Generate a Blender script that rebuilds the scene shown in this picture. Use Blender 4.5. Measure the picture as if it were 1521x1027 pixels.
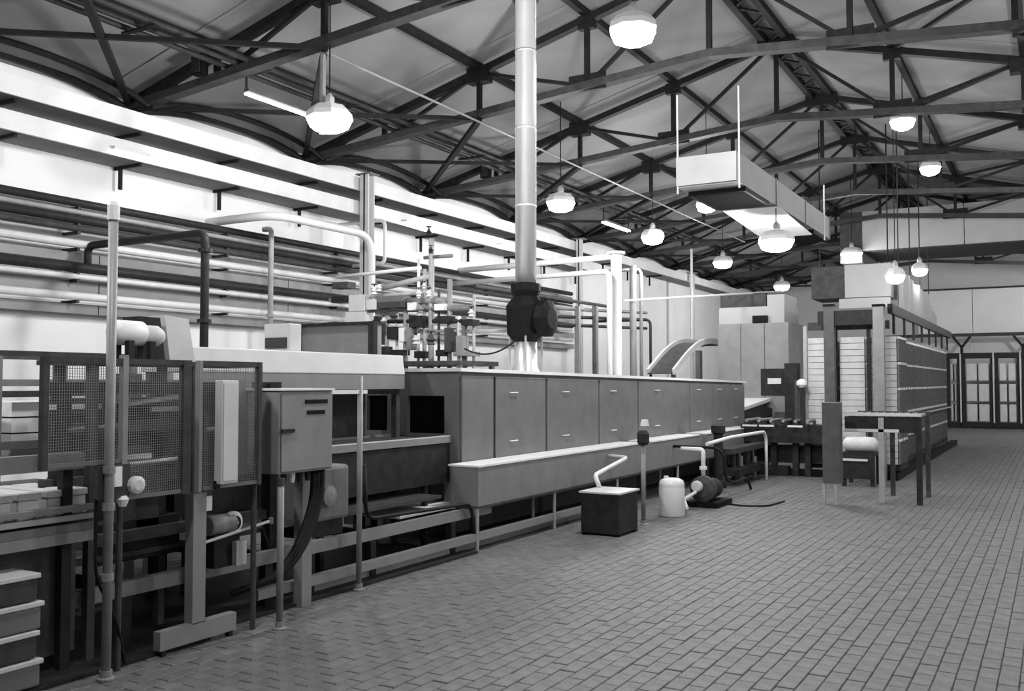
import bpy, math, random
from mathutils import Vector, Matrix
random.seed(7)
R = math.radians
for o in list(bpy.data.objects): bpy.data.objects.remove(o)
scene = bpy.context.scene
col = scene.collection

# ------------------------------------------------------------------ camera
EYE = 1.6
YAW, PITCH, FPX, CX, CY = R(29.7536), R(2.2866), 1415.0, 760.5, 513.5
cam = bpy.data.cameras.new('camera'); cam.sensor_width = 36.0; cam.lens = 36.0 * FPX / 1521.0
cam.clip_start = .05; cam.clip_end = 200
co = bpy.data.objects.new('camera', cam); col.objects.link(co)
co.location = (0, 0, EYE); co.rotation_euler = (R(90) + PITCH, 0, YAW)
scene.camera = co
# ------------------------------------------------------------------ world, exposure
scene.view_settings.view_transform = 'Standard'
try: scene.view_settings.look = 'None'
except Exception: pass
scene.view_settings.gamma = 1.0
scene.view_settings.use_curve_mapping = False
scene.view_settings.exposure = 0.0
w = bpy.data.worlds.new('world'); scene.world = w; w.use_nodes = True
w.node_tree.nodes['Background'].inputs[0].default_value = (1, 1, 1, 1)
w.node_tree.nodes['Background'].inputs[1].default_value = 0.035
LAMP_W = 170.0          # watts of one high-bay lamp
ROWC_W = 25.0
TUBE_E = 9.0


def at(px, py, X=None, Y=None, Z=None):
    """a sighted point of the survey frame on one known plane of the room (metres)"""
    vx, vy, vz = px - CX, CY - py, FPX
    ly = vz * math.cos(PITCH) - vy * math.sin(PITCH)
    lz = vz * math.sin(PITCH) + vy * math.cos(PITCH)
    c, s = math.cos(YAW), math.sin(YAW)
    r = Vector((vx * c - ly * s, vx * s + ly * c, lz))
    if X is not None: t = X / r.x
    elif Y is not None: t = Y / r.y
    else: t = (Z - EYE) / r.z
    return Vector((r.x * t, r.y * t, r.z * t + EYE))


# ------------------------------------------------------------------ materials
def mat(name, g, rough=.6, metal=0.0, var=.12, scale=9.0, fine=.10, bump=0.0, streak=False):
    m = bpy.data.materials.new(name); m.use_nodes = True
    nt = m.node_tree; N = nt.nodes; L = nt.links
    b = N['Principled BSDF']
    b.inputs['Roughness'].default_value = rough; b.inputs['Metallic'].default_value = metal
    if g < .12 and 'brick' not in name: b.inputs['Specular IOR Level'].default_value = .12
    tc = N.new('ShaderNodeTexCoord')
    mp = N.new('ShaderNodeMapping'); L.new(tc.outputs['Object'], mp.inputs[0])
    if streak: mp.inputs['Scale'].default_value = (1, 1, .15)
    n1 = N.new('ShaderNodeTexNoise'); n1.inputs['Scale'].default_value = scale; n1.inputs['Detail'].default_value = 4
    n2 = N.new('ShaderNodeTexNoise'); n2.inputs['Scale'].default_value = 170; n2.inputs['Detail'].default_value = 2
    L.new(mp.outputs[0], n1.inputs['Vector']); L.new(tc.outputs['Object'], n2.inputs['Vector'])
    def ramp(n, a):
        mr = N.new('ShaderNodeMapRange'); mr.inputs[1].default_value = .25; mr.inputs[2].default_value = .75
        mr.inputs[3].default_value = 1 - a; mr.inputs[4].default_value = 1 + a
        L.new(n.outputs['Fac'], mr.inputs[0]); return mr
    mu = N.new('ShaderNodeMath'); mu.operation = 'MULTIPLY'
    L.new(ramp(n1, var).outputs[0], mu.inputs[0]); L.new(ramp(n2, fine).outputs[0], mu.inputs[1])
    m2 = N.new('ShaderNodeMath'); m2.operation = 'MULTIPLY'; m2.inputs[1].default_value = g
    L.new(mu.outputs[0], m2.inputs[0])
    cb = N.new('ShaderNodeCombineColor')
    for i in range(3): L.new(m2.outputs[0], cb.inputs[i])
    L.new(cb.outputs[0], b.inputs['Base Color'])
    if bump:
        bp = N.new('ShaderNodeBump'); bp.inputs['Strength'].default_value = bump; bp.inputs['Distance'].default_value = .01
        L.new(n2.outputs['Fac'], bp.inputs['Height']); L.new(bp.outputs[0], b.inputs['Normal'])
    return m

def emis(name, e):
    m = bpy.data.materials.new(name); m.use_nodes = True
    nt = m.node_tree; nt.nodes.clear()
    o = nt.nodes.new('ShaderNodeOutputMaterial'); em = nt.nodes.new('ShaderNodeEmission')
    em.inputs[0].default_value = (1, 1, 1, 1); em.inputs[1].default_value = e
    nt.links.new(em.outputs[0], o.inputs[0]); return m

M = dict(
    wall=mat('white_wall_paint', .86, .7, var=.05, scale=1.2, fine=.05),
    backwall=mat('pale_wall_paint', .66, .7, var=.06, scale=1.0),
    roof=mat('grey_roof_lining', .22, .8, var=.14, scale=1.1, fine=.12),
    truss=mat('black_steel', .016, .6, var=.3, fine=.25),
    trussgrey=mat('paler_steel', .045, .6, var=.3, fine=.25),  # bottom chords, a little paler than the other truss steel
    base=mat('mortar', .10, .9, var=.2),
    white=mat('white_enamel', .84, .45, var=.05, fine=.05),
    trayface=mat('white_fascia', .72, .6, var=.10, scale=2.5),
    traydark=mat('dark_tray_base', .20, .8, var=.2, scale=2.5),
    galv=mat('galvanised_metal', .68, .34, .55, var=.12, scale=7, streak=True),
    steel=mat('grey_painted_steel', .15, .5, var=.14, scale=5, fine=.18),
    post=mat('post_grey_paint', .26, .45, var=.15),
    steel3=mat('deep_grey_steel', .095, .5, var=.2, fine=.2),
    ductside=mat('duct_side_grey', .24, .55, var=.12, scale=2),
    trough=mat('trough_grey_paint', .20, .5, var=.12, scale=5, fine=.15),
    steel2=mat('mid_grey_steel', .235, .45, var=.14, scale=5, fine=.15),
    light=mat('pale_grey_enamel', .62, .5, var=.08, scale=4, fine=.08),
    dark=mat('dark_machine_paint', .028, .55, var=.35, fine=.3),
    dark2=mat('dark_grey_paint', .065, .6, var=.3, fine=.3),
    black=mat('black_paint', .007, .6, var=.3),
    rubber=mat('black_rubber', .016, .5),
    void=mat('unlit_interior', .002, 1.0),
    pipew=mat('white_lagged_pipe', .74, .5, var=.06),
    pipeg=mat('grey_pipe', .36, .4, var=.15),
    piped=mat('dark_pipe', .035, .45, var=.25),
    mesh=mat('dull_wire', .22, .5),
    mould=mat('pale_mould_plastic', .62, .55, var=.10, scale=6, fine=.14),
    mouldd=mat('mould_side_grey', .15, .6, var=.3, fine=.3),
    plast=mat('white_plastic', .70, .4, var=.05),
    curtain=mat('pale_curtain_sheet', .42, .6, var=.10, scale=3),
    duct=mat('duct_grey', .40, .5, var=.10, scale=2),
    glow=emis('lamp_glow', 14.0), tube=emis('tube_glow', TUBE_E), led=emis('lamp_glow_dim', 5.0),
)

# ------------------------------------------------------------------ mesh builder
class MB:
    def __init__(self): self.v = []; self.f = []
    def add(self, vs, fs):
        n = len(self.v); self.v += [tuple(p) for p in vs]; self.f += [tuple(i + n for i in q) for q in fs]; return self
    def box(self, x0, x1, y0, y1, z0, z1):
        if x0 > x1: x0, x1 = x1, x0
        if y0 > y1: y0, y1 = y1, y0
        if z0 > z1: z0, z1 = z1, z0
        return self.add([(x, y, z) for z in (z0, z1) for y in (y0, y1) for x in (x0, x1)],
                        [(0, 2, 3, 1), (4, 5, 7, 6), (0, 1, 5, 4), (2, 6, 7, 3), (0, 4, 6, 2), (1, 3, 7, 5)])
    def bar(self, a, b, w, h=None, up=(0, 0, 1)):
        h = h or w; a = Vector(a); b = Vector(b); d = (b - a).normalized(); up = Vector(up)
        if abs(d.dot(up)) > .98: up = Vector((0, 1, 0))
        s = d.cross(up).normalized(); u = s.cross(d)
        vs = [p + s * (i * w / 2) + u * (j * h / 2) for p in (a, b) for j in (-1, 1) for i in (-1, 1)]
        return self.add(vs, [(0, 2, 3, 1), (4, 5, 7, 6), (0, 1, 5, 4), (2, 6, 7, 3), (0, 4, 6, 2), (1, 3, 7, 5)])
    def prism(self, poly, vec):
        n = len(poly); vec = Vector(vec); p = [Vector(q) for q in poly]
        return self.add(p + [q + vec for q in p],
                        [tuple(range(n))[::-1], tuple(range(n, 2 * n))] + [(i, (i + 1) % n, n + (i + 1) % n, n + i) for i in range(n)])
    def tube(self, path, r, n=10, caps=True):
        path = [Vector(p) for p in path]; rings = []; rs = r if isinstance(r, (list, tuple)) else [r] * len(path)
        ref = None
        for i, p in enumerate(path):
            d = (path[min(i + 1, len(path) - 1)] - path[max(i - 1, 0)]).normalized()
            if ref is None:
                ref = Vector((0, 0, 1)) if abs(d.z) < .9 else Vector((0, 1, 0))
            s = d.cross(ref)
            if s.length < 1e-4: s = d.cross(Vector((1, .3, .2)))
            s.normalize(); u = s.cross(d); ref = u if abs(u.dot(d)) < .99 else ref
            rings.append([p + (s * math.cos(2 * math.pi * k / n) + u * math.sin(2 * math.pi * k / n)) * rs[i] for k in range(n)])
        vs = [q for g in rings for q in g]; fs = []
        for i in range(len(path) - 1):
            for k in range(n):
                fs.append((i * n + k, i * n + (k + 1) % n, (i + 1) * n + (k + 1) % n, (i + 1) * n + k))
        if caps:
            fs.append(tuple(range(n))[::-1]); fs.append(tuple(range((len(path) - 1) * n, len(path) * n)))
        return self.add(vs, fs)
    def lathe(self, prof, c, n=16, axis='z', caps=True):
        c = Vector(c); vs = []; fs = []
        for (r, h) in prof:
            for k in range(n):
                a = 2 * math.pi * k / n; q = (r * math.cos(a), r * math.sin(a), h)
                if axis == 'x': q = (q[2], q[0], q[1])
                elif axis == 'y': q = (q[1], q[2], q[0])
                vs.append(c + Vector(q))
        for i in range(len(prof) - 1):
            for k in range(n): fs.append((i * n + k, i * n + (k + 1) % n, (i + 1) * n + (k + 1) % n, (i + 1) * n + k))
        if caps:
            fs.append(tuple(range(n))[::-1]); fs.append(tuple(range((len(prof) - 1) * n, len(prof) * n)))
        return self.add(vs, fs)
    def build(self, name, m, parent=None, smooth=False, bevel=0, kind=None, label=None):
        off = Vector((0, 0, 0)); p = parent
        while p is not None: off += p.location; p = p.parent
        me = bpy.data.meshes.new(name)
        me.from_pydata([tuple(Vector(q) - off) for q in self.v], [], self.f)
        me.materials.append(M[m] if isinstance(m, str) else m)
        if smooth:
            for pl in me.polygons: pl.use_smooth = len(pl.vertices) == 4
        o = bpy.data.objects.new(name, me); col.objects.link(o)
        if parent is not None: o.parent = parent
        if bevel:
            bm = o.modifiers.new('bevel', 'BEVEL'); bm.width = bevel; bm.segments = 2; bm.limit_method = 'ANGLE'
        if kind: o['kind'] = kind
        if label: o['label'] = label
        return o

def thing(name, label, cat, loc=(0, 0, 0), group=None):
    o = bpy.data.objects.new(name, None); col.objects.link(o); o.location = loc
    o.empty_display_size = .1
    o['label'] = label; o['category'] = cat
    if group: o['group'] = group
    return o

def tag(o, label, cat, group=None):
    o['label'] = label; o['category'] = cat
    if group: o['group'] = group
    return o

def dup(root, loc, label):
    r = root.copy(); col.objects.link(r); r.location = loc; r['label'] = label
    for ch in list(root.children):
        c = ch.copy(); col.objects.link(c); c.parent = r
        for g in list(ch.children):
            d = g.copy(); col.objects.link(d); d.parent = c
    return r

def bend(pts, r=.12, n=5):
    """round the corners of a polyline"""
    pts = [Vector(p) for p in pts]; out = [pts[0]]
    for i in range(1, len(pts) - 1):
        a, b, c = pts[i - 1], pts[i], pts[i + 1]
        d1 = (a - b); d2 = (c - b); k = min(r, d1.length * .45, d2.length * .45)
        p = b + d1.normalized() * k; q = b + d2.normalized() * k
        for j in range(n + 1):
            t = j / n; out.append(p * (1 - t) ** 2 + b * 2 * t * (1 - t) + q * t * t)
    out.append(pts[-1]); return out

def box(name, m, x0, x1, y0, y1, z0, z1, parent=None, bevel=0, **k):
    return MB().box(x0, x1, y0, y1, z0, z1).build(name, m, parent, bevel=bevel, **k)

def struct(o): o['kind'] = 'structure'; return o

WX, RX, EAVE, RIDGE, HALF = -10.6, 3.1, 5.2, 7.0, 6.85
RIX = -3.75
YB = 40.0
TY = [8.25 + 3.36 * (k - 1) for k in range(-1, 11)]     # roof truss lines

# ------------------------------------------------------------------ floor
floor = struct(box('floor', 'base', WX - .2, RX + .2, -4, YB + .2, -.15, -.010))
bl, bw, gap = .205, .102, .0038
def brick_mesh(name, tone):
    b = MB(); e = .004; x, y = (bw - gap) / 2, (bl - gap) / 2
    b.add([(-x, -y, -.03), (x, -y, -.03), (x, y, -.03), (-x, y, -.03), (-x, -y, -.005), (x, -y, -.005), (x, y, -.005), (-x, y, -.005),
           (-x + e, -y + e, 0), (x - e, -y + e, 0), (x - e, y - e, 0), (-x + e, y - e, 0)],
          [(0, 1, 5, 4), (1, 2, 6, 5), (2, 3, 7, 6), (3, 0, 4, 7), (4, 5, 9, 8), (5, 6, 10, 9), (6, 7, 11, 10), (7, 4, 8, 11), (8, 9, 10, 11)])
    return b
brick_m = [mat('paving_brick_' + n, g, 0.6, var=.30, scale=11, fine=.42, bump=.25) for n, g in (('a', .128), ('b', .136), ('c', .142), ('d', .132))]
cells = []
for i in range(int((WX + .3) / bw), int(3.0 / bw)):
    for j in range(int(1.0 / bl), int(37.8 / bl)):
        x = (i + .5) * bw; y = (j + (.5 if i % 2 else 0)) * bl
        if x < -6.9 or (y > 20 and x < -4.4): continue
        fx = (x * math.cos(YAW) + y * math.sin(YAW)); fz = (-x * math.sin(YAW) + y * math.cos(YAW))
        if fz < 2 or fx / fz > 1.15 or fx / fz < -.8: continue
        u = CX + FPX * fx / fz; v = 570 + FPX * 1.6 / fz
        seen = fz > 3 and -5 < u < 1526 and v < 1032 and x > -4.25 - .02 * y
        cells.append((fz if seen else 99, x, y))
cells.sort()
protos = [brick_mesh('brick', 0) for _ in range(1)]
bmeshes = []
for m in brick_m:
    o = brick_mesh('brick', 0).build('brick', m, floor); bmeshes.append(o.data); bpy.data.objects.remove(o)
rest = [MB() for _ in brick_m]
for k, (d, x, y) in enumerate(cells):
    dz = random.uniform(-.003, .002); t = random.randrange(4)
    if k < 290:
        o = bpy.data.objects.new('brick', bmeshes[t]); col.objects.link(o); o.parent = floor
        o.location = (x, y, dz); o.rotation_euler = (random.uniform(-.008, .008), random.uniform(-.012, .012), random.uniform(-.01, .01))
    else:
        b = protos[0]; rest[t].add([(p[0] + x, p[1] + y, p[2] + dz) for p in b.v], b.f)
for t, b in enumerate(rest): b.build('brick_paving', brick_m[t], floor, kind='stuff')
# beyond the laid bricks the same paving goes on as one bed
far = MB().box(-7, RX, 37.9, YB, -.03, -.003).build('far_paving', brick_m[1], floor)
under = MB().box(WX, -6.95, -4, 37.9, -.03, -.003).box(-6.95, -4.5, 20.3, 37.9, -.03, -.003).build('side_paving', brick_m[1], floor)

# ------------------------------------------------------------------ walls, roof
wall_left = struct(box('wall_left', 'wall', WX - .2, WX, -4, YB, -.1, 5.34))
MB().prism([(WX - .2, YB, -.1), (RX + .2, YB, -.1), (RX + .2, YB, 5.3), (RIX, YB, 7.1), (WX - .2, YB, 5.3)], (0, .2, 0)).build('wall_back', 'backwall')
struct(bpy.data.objects['wall_back'])
struct(box('wall_right', 'backwall', RX, RX + .2, -4, YB, -.1, 5.34))
b = MB(); th = .06
for sx in (-1, 1):
    xe = RIX + sx * (HALF + .05)
    b.prism([(RIX, -4, RIDGE + .13), (xe, -4, EAVE + .13), (xe, -4, EAVE + .19), (RIX, -4, RIDGE + .19)], (0, YB + 4, 0))
ceiling = struct(b.build('ceiling', 'roof'))
slope = (RIDGE - EAVE) / HALF
for sx in (-1, 1):
    for d in (1.71, 3.43, 5.14):
        x = RIX + sx * d; z = RIDGE - slope * d + .085
        MB().box(x - .045, x + .045, -4, YB, z - .05, z + .045).build('roof_purlin', 'truss', ceiling)
    # joints between the lining boards
    for k in range(0, 13):
        y = -2.2 + 3.36 * k
        MB().bar((RIX, y, RIDGE + .128), (RIX + sx * HALF, y, EAVE + .128), .05, .012, up=(0, 0, 1)).build('lining_batten', 'roof', ceiling)
# ridge girder: two flanges with lacing
rg = MB()
for sx in (-.17, .17):
    rg.box(RIX + sx - .05, RIX + sx + .05, -4, YB, RIDGE - .03, RIDGE + .09)
rg.build('ridge_beam', 'truss', ceiling)
rl = MB()
y = -3.5
while y < YB - 1:
    rl.bar((RIX - .17, y, RIDGE), (RIX + .17, y + .42, RIDGE), .05, .03); rl.bar((RIX + .17, y + .42, RIDGE), (RIX - .17, y + .84, RIDGE), .05, .03); y += .84
rl.build('ridge_lacing', 'truss', ceiling, kind='stuff')

# ------------------------------------------------------------------ roof trusses
DS = [0, 1.71, 3.43, 5.14, 6.85]
def zt(d): return RIDGE - slope * d
def zb(d): return 5.78 - (5.78 - EAVE) * (d / HALF)
def make_truss(label):
    t = thing('roof_truss', label, 'roof truss', (RIX, 0, EAVE), 'roof trusses')
    for s in (-1, 1):
        X = lambda d: RIX + s * d
        MB().bar((X(0), 0, zt(0)), (X(HALF), 0, zt(HALF) + .02), .12, .10).build('top_chord', 'truss', t)
        MB().bar((X(0), 0, zb(0)), (X(HALF), 0, zb(HALF)), .16, .10).build('bottom_chord', 'trussgrey', t)
        for d in DS[1:4]:
            MB().bar((X(d), 0, zb(d)), (X(d), 0, zt(d)), .065, .065).build('post', 'truss', t)
        for a, c in ((0, 1), (1, 2), (2, 3)):
            # struts fall from the upper node to the next lower one outside/inside
            if a == 0: p, q = (X(0), 0, zt(0)), (X(1.71), 0, zb(1.71))
            elif a == 1: p, q = (X(3.43), 0, zt(3.43)), (X(1.71), 0, zb(1.71))
            else: p, q = (X(3.43), 0, zt(3.43)), (X(5.14), 0, zb(5.14))
            MB().bar(p, q, .05, .05).build('diagonal', 'truss', t)
        MB().box(X(1.71) - .27, X(1.71) + .27, -.02, .02, zb(1.71) - .06, zb(1.71) + .17).build('gusset_plate', 'truss', t)
        MB().box(X(3.43) - .17, X(3.43) + .17, -.09, .09, zt(3.43) - .15, zt(3.43) + .07).build('gusset_plate', 'truss', t)
        MB().box(X(1.71) - .12, X(1.71) + .12, -.05, .05, zt(1.71) - .13, zt(1.71) + .05).build('gusset_plate', 'truss', t)
        MB().prism([(X(6.83), -.06, EAVE - .10), (X(6.83), -.06, zt(6.83) + .05), (X(5.75), -.06, zt(5.75)), (X(6.3), -.06, zb(6.3) - .03)], (0, .12, 0)).build('bearing_plate', 'truss', t)
    MB().bar((RIX, 0, zb(0)), (RIX, 0, zt(0)), .065, .065).build('post', 'truss', t)
    MB().box(RIX - .28, RIX + .28, -.08, .08, RIDGE - .16, RIDGE + .06).build('gusset_plate', 'truss', t)
    # wind bracing to the next bay, both halves of the bottom plane and one bay of the roof plane
    for s in (-1, 1):
        X = lambda d: RIX + s * d
        MB().bar((X(6.75), 0, EAVE + .02), (X(3.43), 3.36, zb(3.43) - .06), .055, .055).build('wind_brace', 'truss', t)
        MB().bar((X(3.43), 0, zb(3.43) - .07), (X(6.75), 3.36, EAVE + .05), .075, .075).build('wind_brace', 'truss', t)
    MB().bar((RIX + 3.43, 0, zt(3.43) + .02), (RIX + 1.71, 3.36, zt(1.71) + .02), .05, .05).build('wind_brace', 'truss', t)
    # arched eaves rib along the wall to the next truss
    arc = []
    for k in range(13):
        u = k / 12; arc.append((WX + .14, .02 + 3.32 * u, EAVE - .05 + .24 * math.sin(math.pi * u) ** .7))
    MB().tube(arc, .055, 6).build('eaves_rib', 'truss', t)
    arc2 = [(p[0] + .35, p[1], p[2] + .04) for p in arc]
    MB().tube(arc2, .04, 6).build('eaves_rib', 'truss', t)
    return t
ORD = ['nearest', 'second', 'third', 'fourth', 'fifth', 'sixth', 'seventh', 'eighth', 'ninth', 'tenth', 'eleventh', 'twelfth']
vis = [y for y in TY if y > 3.0 and y < 38]
t0 = None
for i, y in enumerate(vis):
    lab = 'dark steel roof truss, %s from the camera, with lattice posts and gussets' % ('the ' + ORD[i] if i else 'the one nearest')
    lab = lab.replace('the one nearest from the camera', 'nearest to the camera')
    if t0 is None:
        t0 = make_truss(lab); t0.location.y = y
    else: dup(t0, (RIX, y, EAVE), lab)

# ------------------------------------------------------------------ bulkhead duct across the hall
bk = thing('bulkhead_duct', 'long pale rectangular bulkhead across the hall under the far trusses', 'duct', (-.5, 26.0, 4.98))
rf = lambda x: min(6.0, RIDGE - slope * abs(x - RIX) - .02)
for xa, xb in ((-4.25, -1.9), (-1.88, .3), (.32, RX - .05)):
    MB().prism([(xa, 25.5, 5.0), (xb, 25.5, 5.0), (xb, 25.5, rf(xb)), (min(max(xa, -.02), xb - .1), 25.5, rf(max(xa, -.02))), (xa, 25.5, rf(xa))], (0, .06, 0)).build('front_panel', 'duct', bk)
box('soffit', 'dark2', -4.25, RX - .05, 25.57, 28.0, 4.98, 5.04, bk); box('end_panel', 'dark2', -4.8, -4.26, 25.5, 28.0, 4.7, 6.0, bk)  # soffit coloured dark so that it reads as unlit

# ------------------------------------------------------------------ wall trays
for nm, z, y1 in (('upper', 4.80, 36.0), ('lower', 4.40, 22.0)):
    t = thing('cable_tray', 'white fronted cable tray along the left wall, %s of the two' % nm, 'cable tray', (WX + .2, 10, z), 'cable trays on the left wall')
    box('fascia', 'trayface', WX + .58, WX + .62, 0, y1, z, z + .22, t)
    box('tray_base', 'traydark', WX + .006, WX + .575, 0, y1, z + .01, z + .05, t)
    for k in range(14):
        y = 4.75 + 1.68 * k
        if y > y1: break
        MB().box(WX + .008, WX + .50, y - .02, y + .02, z - .03, z + .01).box(WX + .10, WX + .14, y - .02, y + .02, z - .29, z - .02).build('bracket', 'truss', t)

# long pipes on the left wall
def wall_pipe(label, z, r, m, x=-10.32, y0=1.0, y1=21.0, clips=True):
    t = thing('wall_pipe', label, 'pipe', (x, 10, z - r), 'long pipes on the left wall')
    MB().tube([(x, y0, z), (x, y1, z)], r, 10).build('pipe_run', m, t, smooth=True)
    if clips:
        for k in range(8):
            y = 5 + 2.4 * k
            if y < y1: MB().box(WX, x, y - .02, y + .02, z - r - .03, z - r + .005).box(x - .02, x + .02, y - .02, y + .02, z - r - .03, z - r + .01).build('pipe_clip', 'dark2', t)
    return t
for lab, z, r, m in (
    ('black pipe on the left wall, topmost of the close bundle of four', 3.80, .05, 'piped'),
    ('grey pipe second from the top in the wall pipe bundle', 3.69, .032, 'pipeg'),
    ('black pipe third from the top in the wall pipe bundle', 3.60, .055, 'piped'),
    ('dark grey pipe lowest in the close wall pipe bundle', 3.49, .04, 'dark2'),
    ('white pipe alone on the wall above the thick black pipe', 3.30, .05, 'pipew'),
    ('thick black pipe along the left wall at mid height', 3.01, .062, 'piped'),
    ('thin white pipe just under the thick black wall pipe', 2.90, .035, 'pipew'),
    ('pale wide pipe lowest on the left wall', 2.66, .05, 'pipew')): wall_pipe(lab, z, r, m)
for lab, z0, z1 in (('grey flat trunking on the wall between white and thick black pipes', 3.10, 3.21), ('broad grey trunking on the wall under the thick black pipe', 2.72, 2.86), ('lowest grey trunking strip on the left wall', 2.46, 2.58)):
    t = thing('wall_trunking', lab, 'trunking', (WX + .1, 10, z0), 'trunking on the left wall')
    for k in range(6): box('trunking_length', 'steel2', WX + .004, WX + .16, 1 + 3.4 * k, 4.385 + 3.4 * k, z0, z1, t)
# wall columns
for px, lab, y0p in ((545, 'pale steel stanchion standing against the left wall by the pipes', 270), (861, 'slim pale stanchion against the left wall beyond the flue', 350), (1028, 'far thin stanchion against the left wall near the inclined conveyor', 370)):
    p = at(px, 400, X=WX + .74)
    t = thing('wall_stanchion', lab, 'column', (p.x, p.y, 0), 'stanchions on the left wall')
    hw = .085 if px == 545 else .06
    MB().box(p.x - hw, p.x + hw, p.y - hw, p.y - hw + .02, 0, 5.05).box(p.x - hw, p.x + hw, p.y + hw - .02, p.y + hw, 0, 5.05).box(p.x - .015, p.x + .015, p.y - hw, p.y + hw, 0, 5.05).build('shaft', 'light', t)
    box('base_plate', 'steel', p.x - .15, p.x + .15, p.y - .15, p.y + .15, 0, .02, t); box('cap_plate', 'steel', p.x - .15, p.x + .15, p.y - .13, p.y + .13, 5.05, 5.07, t)

# ------------------------------------------------------------------ high-bay lamps
def lamp(x, y, z, dia, label, power=LAMP_W, top=None, row='lamps under the roof'):
    t = thing('high_bay_lamp', label, 'lamp', (x, y, z), row); r = dia / 2
    MB().lathe([(r * .98, .02), (r, .03), (r * .97, .085), (r * .72, .155), (r * .40, .18), (.06, .19)], (x, y, z), 8, caps=False).build('shade', 'plast', t)
    MB().lathe([(.055, .185), (.055, .26), (.02, .31)], (x, y, z), 8).build('lamp_holder', 'pipeg', t)
    MB().lathe([(r * .42, -.13), (r * .80, -.09), (r * 1.0, .02), (r * .92, .06)], (x, y, z), 8).build('diffuser', 'glow', t)
    zz = top if top else RIDGE - slope * abs(x - RIX) + .128
    MB().tube([(x, y, z + .30), (x, y, zz)], .008, 6).build('hanger', 'truss', t)
    l = bpy.data.lights.new('lamp_light', 'POINT'); l.energy = power; l.shadow_soft_size = .16
    lo = bpy.data.objects.new('lamp_light', l); col.objects.link(lo); lo.location = (0, 0, -.30); lo.parent = t
    return t
A = 'lamps in the row over the washer'
lamp(-7.1, 8.25, 4.58, .53, 'blazing high-bay lamp nearest the left wall pipes, under the second truss', power=170, row=A)
lamp(-7.05, 13.95, 4.56, .50, 'bright high-bay lamp just beyond the flue pipe', power=170, row=A)
lamp(-7.1, 18.2, 4.57, .50, 'bright high-bay lamp second beyond the flue in its row', power=170, row=A)
lamp(-7.1, 22.9, 4.57, .50, 'bright high-bay lamp third beyond the flue in its row', power=170, row=A)
lamp(-7.25, 29.3, 4.56, .50, 'farthest small bright lamp of the row over the washer', power=170, row=A)
lamp(-3.65, 8.85, 5.15, .50, 'large glaring lamp high up between the flue and the white duct', 470)
lamp(-3.56, 14.1, 3.68, .54, 'large low-hung lamp just below the white duct', top=4.215)
lamp(-2.62, 19.2, 3.62, .36, 'lamp shining on the pale extract hood above the mould stacks', 9)
lamp(-2.69, 23.6, 4.2, .36, 'small lamp right of the extract hood, before the bulkhead', 22)
lamp(-5.5, 16.8, 4.86, .40, 'lamp partly hidden below the white duct outlet')
lamp(*at(1265, 378, Z=4.9), .55, 'wide flat glowing lamp left of the bulkhead end', 120)
for i, (x, y, lab) in enumerate(((-2.1, 16.5, 'lamp glowing close under the right roof slope, nearer one'), (-2.1, 20.4, 'lamp glowing close under the right roof slope, farther one'))):
    lamp(x, y, 5.86, .40, lab, ROWC_W)
for x, y, z, pw, lab in ((-6.9, 2.2, 4.6, 300, 'lamp of the washer row standing over the near end of the machine'), (-3.4, 2.4, 5.1, 260, 'lamp high over the floor in front of the guard'),
                     (.6, 6.0, 5.0, 190, 'lamp over the open floor on the right, near one'), (.6, 12.5, 5.0, 190, 'lamp over the open floor on the right, middle one'),
                     (.6, 20.0, 5.0, 170, 'lamp over the open floor on the right, far one'), (1.2, 33.0, 5.36, 520, 'added unseen lamp behind the bulkhead brightening the back racks')):  # last lamp added out of view to brighten the back wall
    lamp(x, y, z, .5, lab, pw)

# fluorescent fittings
def fluoro(p, q, label, m='tube', w=.05, wall=False):
    p = Vector(p); q = Vector(q); c = (p + q) / 2
    t = thing('fluorescent_fitting', label, 'lamp', c, 'fluorescent fittings')
    MB().bar(p + Vector((0, 0, .06)), q + Vector((0, 0, .06)), w * 2.2, .04).build('housing', 'plast' if wall else 'dark2', t)
    for s in (-1, 1):
        MB().tube([p + Vector((s * w * .6, 0, .01)), q + Vector((s * w * .6, 0, .01))], w * .45, 8).build('tube', m, t)
    if wall:
        for e in (p, q): MB().box(WX + .005, e.x, e.y - .01, e.y + .01, e.z + .05, e.z + .075).build('wall_arm', 'light', t)
    else:
      for e in (p, q): MB().box(e.x - .01, e.x + .01, e.y - .01, e.y + .01, e.z + .08, e.z + .45).build('drop_rod', 'truss', t)
    return t
fluoro((-8.55, 8.4, 5.14), (-8.55, 9.9, 5.14), 'twin tube light under the roof left of the nearest bright wall-side lamp', w=.035)
fluoro((-8.55, 19.0, 5.12), (-8.55, 20.4, 5.12), 'twin tube light under the roof beyond the flue')
fluoro(at(600, 333, X=WX + .68), at(640, 345, X=WX + .68), 'short bright tube light at the left wall right of the stanchion', wall=True)
fluoro(at(742, 367, X=WX + .68), at(757, 371, X=WX + .68), 'small bright tube light at the left wall just before the flue', wall=True)
fluoro(at(168, 226, X=WX + .66), at(256, 247, X=WX + .66), 'long tube light shining along the lower cable tray front', 'led', .03, True)

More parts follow.
